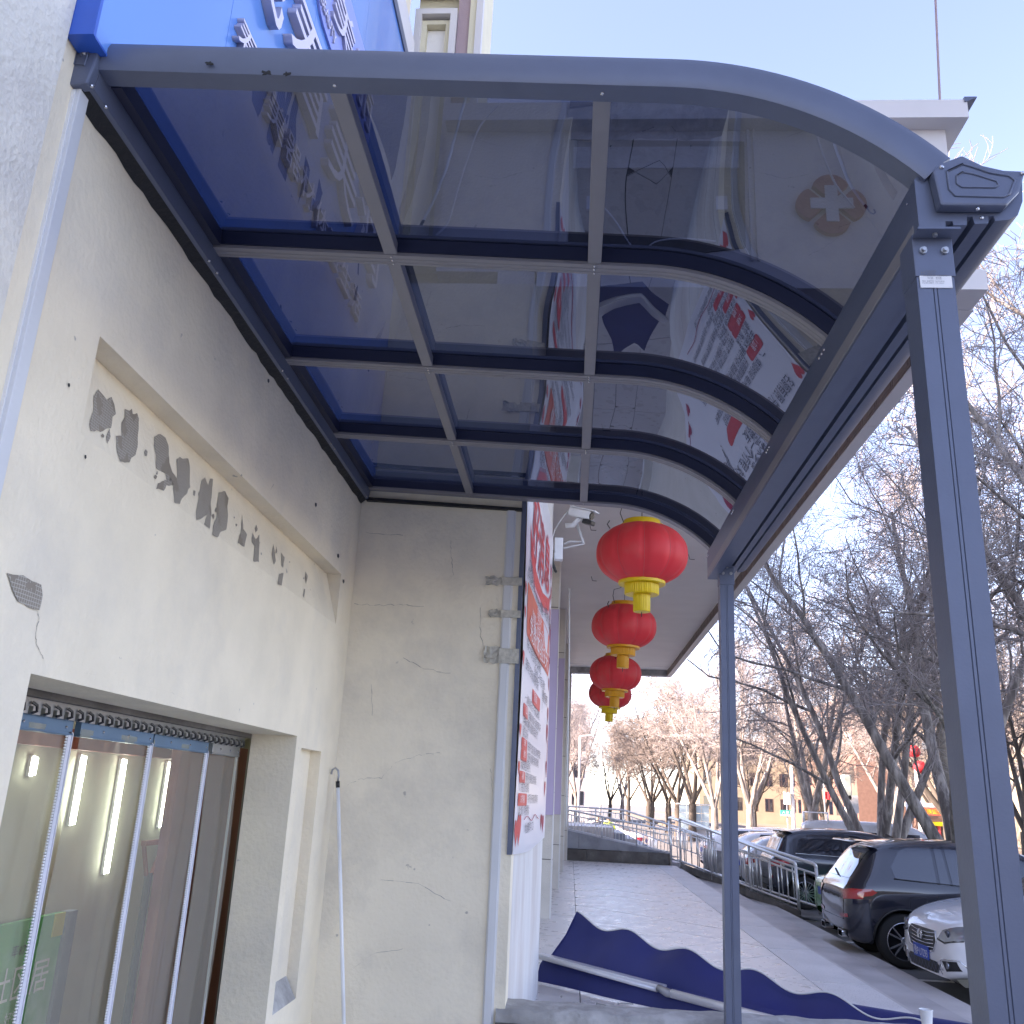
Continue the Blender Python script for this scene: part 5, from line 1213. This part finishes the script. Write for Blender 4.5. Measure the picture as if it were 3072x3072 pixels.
        for s_ in (-1, 1):
            em_.tube([(hx + .022, s_ * .004, .64 * k), (hx + .026, s_ * .035, .60 * k), (hx + .022, s_ * .022, .55 * k)], .008, 6).tube([(hx + .022, s_ * .05, .625 * k), (hx + .024, s_ * .058, .585 * k), (hx + .022, s_ * .045, .55 * k)], .009, 6)
        em_.build('badge', 'chrome', gr)
        lg_ = project(bv, [(-.46, .345 * k), (-.38, .265 * k), (.38, .265 * k), (.46, .345 * k), (.38, .375 * k), (-.38, .375 * k)], 'front', 1, .005, .05).build('lower_grille', 'trim_black', t, smooth=True, fix=False)
        for q in range(-5, 6):
            outline(lg_, bv, [(q * .09 - .05, .27 * k), (q * .09 + .05, .375 * k)], 'front', 1, 'metal_blue', 'grille_mesh', .006, .02); outline(lg_, bv, [(q * .09 + .05, .27 * k), (q * .09 - .05, .375 * k)], 'front', 1, 'metal_blue', 'grille_mesh', .006, .02)
        for s_ in (-1, 1):
            hl = project(bv, [(s_ * .45, .585 * k), (s_ * .52, .685 * k), (s_ * .68, .735 * k), (s_ * (h - .06), .765 * k), (s_ * (h - .03), .70 * k), (s_ * (h - .08), .625 * k), (s_ * .62, .565 * k)], 'front', 1, .007, .04).build('headlight', 'lamp_clear', t, smooth=True, fix=False)
            outline(hl, bv, [(s_ * .45, .60 * k), (s_ * .60, .575 * k), (s_ * (h - .12), .615 * k)], 'front', 1, 'trim_black', 'headlight_edge', .02, .02)
            p = bv.ray_cast(Vector((8, s_ * .62, .66 * k)), Vector((-1, 0, 0)))[0]; MB().tube([p + Vector((.0, 0, 0)), p + Vector((.014, 0, 0))], .042, 14).build('headlight_lens', 'glass_dark', hl)
            fg = project(bv, [(s_ * .53, .40 * k), (s_ * .74, .42 * k), (s_ * .76, .34 * k), (s_ * .60, .31 * k)], 'front', 1, .006, .04).build('fog_light_recess', 'trim_black', t, smooth=True, fix=False)
            outline(fg, bv, [(s_ * .53, .31 * k), (s_ * .50, .40 * k), (s_ * .53, .415 * k), (s_ * .76, .435 * k), (s_ * .79, .36 * k)], 'front', 1, 'chrome', 'fog_light_surround', .014, .03)
            p = bv.ray_cast(Vector((8, s_ * .63, .37 * k)), Vector((-1, 0, 0)))[0]; MB().tube([p, p + Vector((.012, 0, 0))], .035, 12).build('fog_light', 'lamp_clear', fg)
        outline(t, bv, [(-.62, .80 * k), (0, .835 * k), (.62, .80 * k)], 'front', 1, 'trim_black', 'bonnet_seam', .008) if False else None
    if plate: plate_on(t, bv, 'front', 0, .425 * k, plate)
    if plate_rear is not None: plate_on(t, bv, 'rear', 0, .74 * k, plate_rear)
    return t
ws = sedan('parked_car', 'car_white', 'white saloon with blue plate facing the walk, beside the near canopy post', front=True, plate='豫P·U7293', H=1.58)
ws.scale = (1.14, 1.12, 1.16); ws.location = (4.74 + 4.6 * 1.14, 13.95, RZ); ws.rotation_euler = (0, 0, PI + .03)
gc = sedan('parked_car', 'car_green', 'green car whose tail shows between the two dark cars', plate_rear=''); gc.location = (5.05, 20.15, RZ)
hb = sedan('parked_car', 'car_white', 'white hatchback parked just beyond the dark people carrier', hatch=True, H=1.6, plate_rear=''); hb.location = (4.7, 27.4, RZ)
for (x, y, rz, lab, hm) in ((4.6, 34.5, 0, 'white car with red tail lights seen through the ramp railings', 1), (4.9, 31.0, 0, 'white car half hidden behind the far canopy post', 1), (3.3, 41.5, 2.9, 'white car beyond the far stairs', 0), (-.6, 44., .15, 'pale car behind the railings at the left of the stairs', 0), (6.2, 38.5, .0, 'white car farther along the row under the trees', 1)):
    o = copy_tree(hb if hm else gc); o.location = (x, y, RZ); o.rotation_euler = (0, 0, rz); o['label'] = lab; o['group'] = 'cars parked beside the steps'
    if not hm:
        for ch in o.children:
            if ch.name.startswith(('body', 'wing')):
                ch.data = ch.data.copy(); ch.data.materials[0] = MATS['car_white']
# silver van with roof rack
vn = thing('parked_van', (0, 0, 0), 'silver van with a metal roof rack parked on the road behind the dark cars', 'van')
stv = [(0, .5, 1.0, 1.85, .78, .84, .66), (.05, .4, 1.05, 2.0, .84, .88, .70), (2.5, .4, 1.05, 2.02, .86, .88, .70), (3.6, .4, 1.05, 1.98, .86, .88, .70), (4.2, .4, 1.0, 1.55, .86, .87, .66), (4.7, .4, .9, 1.1, .84, .85, .6), (4.9, .5, .75, .9, .7, .7, .5)]
mv = solid(car_body(stv, 4.9), [cyl_mesh(wx, .35, .41, a, b) for wx in (.9, 3.9) for a, b in ((-1, -.6), (.6, 1))]); mv.materials.clear(); mv.materials.append(MATS['car_silver']); mv.shade_smooth(); mv.set_sharp_from_angle(angle=.7); mv.name = 'body'
link_mesh('body', mv, vn); bv = mk_bvh(mv)
for s_ in (-1, 1):
    for a, b in ((.4, 1.6), (1.7, 2.8), (2.9, 3.8)): project(bv, [(a, 1.15), (b, 1.15), (b - .05, 1.65), (a + .05, 1.65)], 'side', s_, .006).build('side_window', 'glass_dark', vn, smooth=True, fix=False)
    for wx in (.9, 3.9): wheel(vn, wx, s_ * .74, .35, .35, s_, 6, .2, double=False)
project(bv, [(-.6, 1.15), (.6, 1.15), (.55, 1.7), (-.55, 1.7)], 'rear', 1, .006).build('rear_window', 'glass_dark', vn, smooth=True, fix=False)
rk = MB()
for x in (.1, .9): rk.tube([(x, -.72, 1.9), (x, -.72, 2.22), (x, .72, 2.22), (x, .72, 1.9)], .03, 6)
rk.tube([(.1, -.72, 2.22), (.9, -.72, 2.22)], .02, 6).tube([(.1, .72, 2.22), (.9, .72, 2.22)], .02, 6).tube([(.1, 0, 2.22), (.1, 0, 1.95)], .02, 6).build('roof_rack', 'alu', vn, smooth=True)
vn.location = (8.1, 34.5, RZ)
vn.rotation_euler = (0, 0, -.25)
# ================================================================= TREES
def tree_mesh(seed, trunk_h, forks, spread, H, warm=False, base_r=.20, twig=1.0, lean=(0, 0), density=1.0):
    R = random.Random(seed); thick = MB(); segs = []
    def branch(p, d, L, r, lvl, out):
        n = {0: 7, 1: 6, 2: 5, 3: 4, 4: 2}[lvl]; pts = [p]; rr = [r]; q = p.copy(); dd = d.copy()
        for i in range(n):
            j = {0: .10, 1: .17, 2: .22, 3: .26, 4: .3}[lvl]
            dd = (dd + Vector((R.uniform(-j, j), R.uniform(-j, j), R.uniform(-j, j) + (.05 if lvl < 1 else .01)))).normalized()
            if math.hypot(q.x, q.y) > 4.3: dd = (dd + Vector((-q.x, -q.y, 1.5)) * .12).normalized()
            if math.hypot(q.x, q.y) > 5.1: n = i; break
            q = q + dd * (L / n); pts.append(q.copy()); rr.append(r * (1 - .72 * (i + 1) / n))
        if n < 1: return
        if lvl <= 1: thick.tube(pts, rr, 8 if lvl == 0 else 6, cap=False)
        else:
            for i in range(n): segs.append((pts[i], pts[i + 1], rr[i], rr[i + 1]))
        if lvl == 4: return
        nk = {0: 10, 1: 8, 2: 7, 3: 3.2}[lvl]; nk = max(3, int(nk * density))
        for k in range(nk):
            f = (.30 if lvl == 0 else .12) + (.98 - .2) * (k + R.random()) / nk; f = min(f, .99); i = min(int(f * n), len(pts) - 2); a = f * n - i
            b0 = pts[i].lerp(pts[i + 1], a); t = (pts[i + 1] - pts[i]).normalized()
            pr = t.cross(Vector((R.uniform(-1, 1), R.uniform(-1, 1), R.uniform(-1, 1)))).normalized()
            ang = R.uniform(.5, 1.1); nd = (t * math.cos(ang) + pr * math.sin(ang)).normalized(); nd.z += .06 if lvl < 2 else 0; nd.normalize()
            branch(b0, nd, L * R.uniform(.36, .58) * (1.15 - .40 * f) * (1.25 if lvl == 3 else 1), max(.0045, rr[i] * R.uniform(.35, .55)), lvl + 1, out)
    root = Vector((0, 0, -.1)); top = Vector((lean[0], lean[1], trunk_h))
    if trunk_h > .6:
        pts = [root, Vector((0, 0, .15)), top * .35 + Vector((R.uniform(-.05, .05), R.uniform(-.05, .05), 0)), top * .7, top]; thick.tube(pts, [base_r * 1.35, base_r * 1.1, base_r, base_r * .95, base_r * .9], 12, cap=False)
    for k in range(forks):
        a = 2 * PI * k / forks + R.uniform(-.35, .35); sp = spread * R.uniform(.6, 1.15)
        d = Vector((math.cos(a) * sp, math.sin(a) * sp, 1)).normalized()
        branch(top - Vector((0, 0, .1)), d, (H - trunk_h) * R.uniform(.8, 1.05), base_r * R.uniform(.46, .62), 0, None)
    return thick, segs
def seg_mesh(name, segs, m, minr):
    n = len(segs); A = np.array([[*s_[0]] for s_ in segs]); B = np.array([[*s_[1]] for s_ in segs]); ra = np.maximum([s_[2] for s_ in segs], minr); rb = np.maximum([s_[3] for s_ in segs], minr * .7)
    D = B - A; D /= np.linalg.norm(D, axis=1)[:, None] + 1e-9
    ref = np.where(np.abs(D[:, 2:3]) > .9, np.array([[1., 0, 0]]), np.array([[0, 0, 1.]])); U = np.cross(D, ref); U /= np.linalg.norm(U, axis=1)[:, None]; Wv = np.cross(D, U)
    V_ = np.zeros((n, 6, 3))
    for k in range(3):
        c, s_ = math.cos(2 * PI * k / 3), math.sin(2 * PI * k / 3); o = U * c + Wv * s_
        V_[:, k] = A + o * ra[:, None]; V_[:, 3 + k] = B + o * rb[:, None]
    F_ = np.zeros((n, 3, 4), int)
    for k in range(3): k2 = (k + 1) % 3; F_[:, k] = np.array([k, k2, 3 + k2, 3 + k])[None, :]
    F_ += (np.arange(n) * 6)[:, None, None]
    me = bpy.data.meshes.new(name); me.vertices.add(n * 6); me.vertices.foreach_set('co', V_.ravel()); me.loops.add(n * 12); me.loops.foreach_set('vertex_index', F_.ravel())
    me.polygons.add(n * 3); me.polygons.foreach_set('loop_start', np.arange(n * 3) * 4); me.polygons.foreach_set('loop_total', np.full(n * 3, 4)); me.update(calc_edges=True)
    me.materials.append(MATS[m]); return me
def make_tree(seed, trunk_h, forks, spread, H, minr=.006, m=('bark', 'twig'), **kw):
    t = thing('bare_tree', (0, 0, 0), 'x', 'tree', 'bare trees beyond the parked cars')
    thick, segs = tree_mesh(seed, trunk_h, forks, spread, H, **kw)
    thick.build('trunk', m[0], t, smooth=True, fix=False); link_mesh('crown', seg_mesh('crown', segs, m[1], minr), t); return t
tA = make_tree(11, .35, 6, .48, 10.5, base_r=.25)          # many-stemmed
tB = make_tree(5, .9, 4, .42, 10.5, base_r=.26, lean=(-.1, 0))
tC = make_tree(23, 2.1, 4, .50, 9.5, base_r=.21)
tD = make_tree(31, 1.9, 4, .65, 8.5, minr=.012, m=('bark_far', 'twig_warm'), density=.85, base_r=.22)
used = set()
def put(proto, x, y, rz, sc, lab, z=RZ + .1):
    o = proto if proto.name not in used else copy_tree(proto); used.add(proto.name)
    o.location = (x, y, z); o.rotation_euler = (0, 0, rz); o.scale = (sc, sc, sc); o['label'] = lab; return o
put(tA, 8.75, 27.9, 2.4, 1.0, 'many-stemmed bare tree right behind the black SUV')
put(tB, 8.75, 22.6, 1.2, 1.05, 'leaning bare tree left of the near canopy post')
put(tC, 8.9, 36., .3, 1.0, 'bare tree with one thick bent trunk behind the silver van')
put(tC, 8.3, 45., 2.0, 1.0, 'bare tree just right of the far canopy post')
put(tC, 10.6, 14.6, 4.4, 1.15, 'bare tree whose branches reach in behind the near canopy post')
put(tB, 11.2, 18.6, 3.6, 1.15, 'tall bare tree at the right edge of the picture')
put(tC, 8.3, 56., 4.0, 1.0, 'bare tree left of the far canopy post')
far = [(tD, 8.3, 66, .5), (tD, 8.2, 74, 2.2), (tD, 8.3, 82, 3.9), (tD, 7.6, 90, 5.1), (tD, 8.0, 99, 1.1), (tD, 6.5, 108, .2), (tC, 6.5, 120, 2.7), (tD, 5.5, 132, 4.4)]
names = ['first', 'second', 'third', 'fourth', 'fifth', 'sixth', 'seventh', 'eighth']
for i, (p, x, y, r_) in enumerate(far): put(p, x, y, r_, 1.2, names[i] + ' tree of the crowded distant row left of the far canopy post')
R2 = ['bare tree across the road, behind the silver van', 'bare tree across the road, behind the street name board', 'bare tree across the road, beside the thin flag pole', 'distant tree across the road, just right of the far canopy post', 'tree far across the road behind the flag', 'tree across the road behind the pole transformer', 'tree across the road in front of the long tan block', 'background tree between the bent trunk and the forked tree', 'farther background tree beyond the flag pole', 'nearest tree across the road, behind the forked tree', 'tree across the road behind the white lamp post', 'farthest tree in front of the tan block', 'faint tree across the road above the white hatchback']
row2 = [(tD, 15.5, 34), (tD, 16, 42), (tC, 17, 52), (tD, 14.5, 60), (tD, 18, 70), (tC, 19, 40), (tD, 23, 47), (tC, 25, 58), (tD, 26, 68), (tD, 19, 30), (tC, 23, 34), (tD, 29, 78), (tD, 16, 85)]
for i, (p, x, y) in enumerate(row2): o = put(p, x, y, i * 1.9, 1.15 if i % 2 else .95, R2[i]); o['group'] = 'bare trees across the road'
for i, (x, y) in enumerate(((-2.5, 62), (-1., 75), (.6, 88))): o = put(tC, x, y, i * 2.1, 1.1, ['hazy tree nearest beyond the end of the covered walk', 'middle hazy tree beyond the farthest pier', 'farthest hazy tree below the last red lantern'][i]); o['group'] = 'hazy trees beyond the walk'
# pale birch-like trunks behind the leaning tree
bt = thing('birch_tree', (11.0, 27.5, RZ), 'pale banded forked trunk just left of the near canopy post', 'tree')
MB().tube([(11.0, 27.5, RZ), (11.0, 27.5, -.9), (10.75, 27.5, 0)], [.22, .2, .16], 10, cap=False).tube([(10.85, 27.5, -.4), (10.55, 27.5, 1.2), (10.45, 27.5, 3.6), (10.6, 27.5, 7.)], [.15, .13, .10, .05], 8).tube([(11.0, 27.5, -.7), (11.3, 27.4, .6), (11.5, 27.3, 3.), (11.9, 27.3, 6.5)], [.14, .12, .09, .04], 8).build('trunk', 'bark_pale', bt, smooth=True)
_, sg_ = tree_mesh(77, 3.0, 4, .35, 8.5, base_r=.10, density=.8)
cr_ = link_mesh('crown', seg_mesh('crown', sg_, 'twig', .006), bt); cr_.location = (-.2, 0, 0)
# ================================================================= STREET THINGS
def pole_thing(name, x, y, h, r, m, lab, cat, z=RZ):
    t = thing(name, (x, y, z), lab, cat); MB().tube([(x, y, z), (x, y, z + h * .5), (x, y, z + h)], [r, r * .9, r * .75], 10).build('pole', m, t, smooth=True); return t
def atr(rx, y): return rx * y
P_ = pole_thing('lamp_post', .3535 * 40, 40, 4.1, .11, 'plastic_white', 'bright white lamp post between the leaning tree and the forked tree', 'lamp post')
for z in (.45, 1.0): pass
lt = thing('street_lantern', (13.85, 40, 2.4), 'small red street lanterns on the tree-side lamp post', 'lantern')
for dz, dx_ in ((.0, .25), (-.62, .45)): MB().lathe([(0, .25), (.16, .22), (.25, .08), (.27, -.05), (.2, -.2), (0, -.25)], c=(13.85 + dx_, 40, 2.55 + dz), n=16).build('lantern', 'lantern_red', lt, smooth=True)
MB().tube([(14.14, 40, 1.85), (14.14, 40, 2.9), (14.3, 40, 2.95)], .02, 6).build('bracket', 'galv', lt)
P_ = pole_thing('sign_post', .3425 * 36, 36, 3.3, .10, 'plastic_white', 'white post with a blue sign right of the forked tree', 'sign')
c0 = V((.3418 * 36, 35.8, .20)); MB().box(c0.x - .02, 35.78, -.06, c0.x + .30, 35.83, .27).build('panel', 'sign_navy', P_)
mb = MB(); text_on(mb, '公共卫生间', c0.x, .09, .07, lambda u, v: (u, 35.775, v), .85); text_on(mb, '向前一百米', c0.x + .03, -.0, .045, lambda u, v: (u, 35.775, v), .9); mb.build('lettering', 'ink_white', P_, fix=False)
P_ = pole_thing('lamp_post', .2276 * 62, 62, 5.0, .13, 'plastic_white', 'grey lamp post with a small box behind the green street sign', 'lamp post')
MB().box(.2276 * 62 - .55, 61.8, .35, .2276 * 62 - .2, 62.1, 1.1).build('control_box', 'plastic_white', P_)
P_ = pole_thing('street_name_sign', .2215 * 55, 55, 2.6, .04, 'galv', 'green street name board on a post above the silver van', 'sign')
MB().box(.2142 * 55, 54.9, -.24, .2269 * 55, 54.96, .0).build('board', 'sign_green', P_)
mb = MB(); text_on(mb, '人 民 路', .2160 * 55, -.19, .17, lambda u, v: (u, 54.89, v), 1.); mb.build('lettering', 'ink_white', P_, fix=False)
MB().box(.2142 * 55, 54.9, -.31, .2269 * 55, 54.96, -.245).build('white_strip', 'plastic_white', P_)
P_ = pole_thing('flag_post', .2595 * 52, 52, 4.6, .04, 'galv', 'thin pole with a small red flag between the trunks', 'flag')
G = [[(.2605 * 52 + .23 * i / 6 * 1.15, 52 + .03 * math.sin(i), .65 + .38 * j / 3) for j in range(4)] for i in range(7)]; MB().grid(G).build('flag', 'flag_red', P_, smooth=True, fix=False)
for i in range(2):
    t = pole_thing('lamp_post', (.009, .0315)[i] * (70, 80)[i], (70, 80)[i], (6.8, 7.0)[i], .09, 'pvc_white', ('pale lamp post at the far left beyond the railings', 'faint tall lamp post under the farthest red lantern')[i], 'lamp post')
    x_ = t.location.x; MB().tube([(x_, (70, 80)[i], RZ + 6.8), (x_ + .9, (70, 80)[i], RZ + 6.9)], .05, 6).build('arm', 'pvc_white', t)
tf = thing('transformer', (.286 * 38, 38, -.1), 'grey-green pole transformer on twin concrete poles behind the forked tree', 'transformer')
MB().box(.278 * 38, 37.7, .45, .2855 * 38, 38.2, 1.42).build('tank', 'transformer_grey', tf, bevel=.04)
MB().box(.2815 * 38, 37.7, .0, .291 * 38, 38.3, .65).build('platform', 'pvc_white', tf); MB().tube([(.284 * 38, 38, RZ), (.284 * 38, 38, .1)], .16, 10).build('pole', 'concrete', tf); MB().tube([(.289 * 38, 38.2, RZ), (.289 * 38, 38.2, .1)], .16, 10).build('pole', 'concrete', tf)
# ornate red shop
rs = thing('red_shop', (22.2, 60, RZ), 'small red and yellow traditional shop beyond the trees at the right', 'building')
MB().box(21.0, 60, RZ, 24.5, 64, .1).build('wall', 'brick_red', rs); MB().box(21.0, 59.9, .1, 24.6, 60.1, .55).build('name_board', 'ink_orange', rs); MB().prism([(20.8, .1), (24.8, .1), (24.6, -.25), (21., -.25)], 1, 59.4, 60).build('eave', 'brick_red', rs)
MB().box(21.0, 59.3, -.5, 24.5, 59.38, -.27).build('fringe', 'lantern_yellow', rs)
for k in range(4): MB().tube([(21.2 + k * .9, 59.5, RZ), (21.2 + k * .9, 59.5, -.3)], .09, 8).build('column', 'ink_red', rs)
for k in range(3): MB().box(21.5 + k * .9, 59.93, -1.9, 21.9 + k * .9, 59.97, -.8).build('window', 'glass_dark', rs)
mb = MB(); text_on(mb, '民族饭庄', 21.3, .2, .3, lambda u, v: (u, 59.88, v), 1.); mb.build('lettering', 'lantern_yellow', rs, fix=False)
MB().box(20.5, 60.2, .55, 24.8, 64, .8).build('cornice', 'slab_panel', rs)
# glass booth on the far pavement
gb = thing('glass_booth', (8.2, 66, RZ), 'pale blue glazed booth beyond the cars left of the far canopy post', 'booth')
for k in range(4):
    for j in range(3): MB().box(7.42 + k * .5, 66, -1.5 + j * .52 + .0, 7.90 + k * .5, 66.06, -1.0 + j * .52).build('pane', 'glass_booth', gb)
MB().box(7.35, 66.1, RZ, 9.5, 67, -1.45).build('base', 'wall_grey_far', gb); MB().box(7.3, 65.95, .06, 9.55, 67, .14).build('roof', 'pvc_white', gb)
# far buildings
def block(x0, x1, y0, y1, z1, m, lab, nx, nz, face='y'):
    t = thing('far_building', ((x0 + x1) / 2, y0, RZ), lab, 'building'); MB().box(x0, y0, RZ, x1, y1, z1).build('wall', m, t)
    fr = None
    dz = (z1 - RZ - 1) / nz
    if face == 'y':
        for i in range(nx):
            for j in range(nz):
                wx0 = x0 + (x1 - x0) * (i + .25) / nx; wz = RZ + 1 + dz * (j + .25)
                if fr is None:
                    fr = MB().box(0, -.05, 0, (x1 - x0) / nx * .5, 0, dz * .5).build('window', 'glass_dark', None); fr.parent = t
                else: c = fr.copy(); COL.objects.link(c); fr2 = c
                (fr if (i, j) == (0, 0) else c).location = Vector((wx0, y0, wz)) - t.location
    else:
        for i in range(nx):
            for j in range(nz):
                wy0 = y0 + (y1 - y0) * (i + .25) / nx; wz = RZ + 1 + dz * (j + .25)
                if fr is None:
                    fr = MB().box(-.05, 0, 0, 0, (y1 - y0) / nx * .5, dz * .5).build('window', 'glass_dark', None); fr.parent = t
                else: c = fr.copy(); COL.objects.link(c)
                (fr if (i, j) == (0, 0) else c).location = Vector((x0, wy0, wz)) - t.location
    return t
block(38, 50, 60, 110, 9, 'wall_tan', 'long tan block glimpsed through the trees across the road', 14, 3, 'x')
block(34, 46, 116, 150, 14, 'brick_red', 'red-brown block glimpsed high between the forked stems', 10, 4, 'x')
block(-14, 2.2, 112, 130, 11, 'wall_grey_far', 'pale block beyond the end of the covered walk at left', 6, 4)
block(-5, 40, -70, -60, 9, 'wall_tan', 'unseen tan block added behind the camera for the car reflections', 10, 3)  # added out of view so the car sides have something to reflect
block(20, 34, 150, 170, 10, 'wall_tan', 'distant tan block at the end of the road', 6, 3)
block(-30, -9, 60, 100, 5, 'wall_tan', 'low yellowish building behind the stairs at left', 8, 2)
# two people by the far cars
def person(x, y, z, top, legs, lab, rz=0):
    t = thing('person', (x, y, z), lab, 'person')
    pts = [((0, 0, .95), .15), ((0, 0, 1.2), .16), ((0, 0, 1.42), .15), ((0, 0, 1.50), .06), ((.0, -.01, 1.60), .095), ((0, 0, 1.70), .085),
           ((-.2, 0, 1.42), .06), ((-.25, 0, 1.15), .045), ((-.24, -.06, .88), .035), ((.2, 0, 1.42), .06), ((.25, 0, 1.15), .045), ((.24, -.06, .88), .035),
           ((-.09, 0, .88), .095), ((-.10, -.01, .5), .065), ((-.10, .02, .08), .045), ((.09, 0, .88), .095), ((.12, .03, .5), .065), ((.13, .06, .08), .045)]
    E_ = [(0, 1), (1, 2), (2, 3), (3, 4), (4, 5), (2, 6), (6, 7), (7, 8), (2, 9), (9, 10), (10, 11), (0, 12), (12, 13), (13, 14), (0, 15), (15, 16), (16, 17)]
    me = bpy.data.meshes.new('p'); me.from_pydata([p[0] for p in pts], E_, []); o = bpy.data.objects.new('p', me); COL.objects.link(o)
    sk = o.modifiers.new('s', 'SKIN'); sk.use_smooth_shade = True; o.modifiers.new('u', 'SUBSURF').levels = 1
    for i, p in enumerate(pts): me.skin_vertices[0].data[i].radius = (p[1], p[1] * .85)
    me.skin_vertices[0].data[0].use_root = True
    m2 = bpy.data.meshes.new_from_object(o.evaluated_get(bpy.context.evaluated_depsgraph_get())); bpy.data.objects.remove(o); m2.name = 'body'
    m2.materials.clear(); [m2.materials.append(MATS[q]) for q in (top, legs, 'skin', 'cloth_dark')]
    for p in m2.polygons:
        c = p.center; p.material_index = 1 if c.z < .9 else (2 if (c.z > 1.5 or c.z < .9) else 0)
        if c.z > 1.66: p.material_index = 3
    link_mesh('body', m2, t); return t
person(1.55, 38.5, RZ + .0, 'hi_vis', 'cloth_dark', 'person in a yellow-green vest standing beyond the far stairs')
person(1.1, 37.8, RZ + .0, 'cloth_dark', 'cloth_dark', 'person in dark clothes beside the one in the vest')
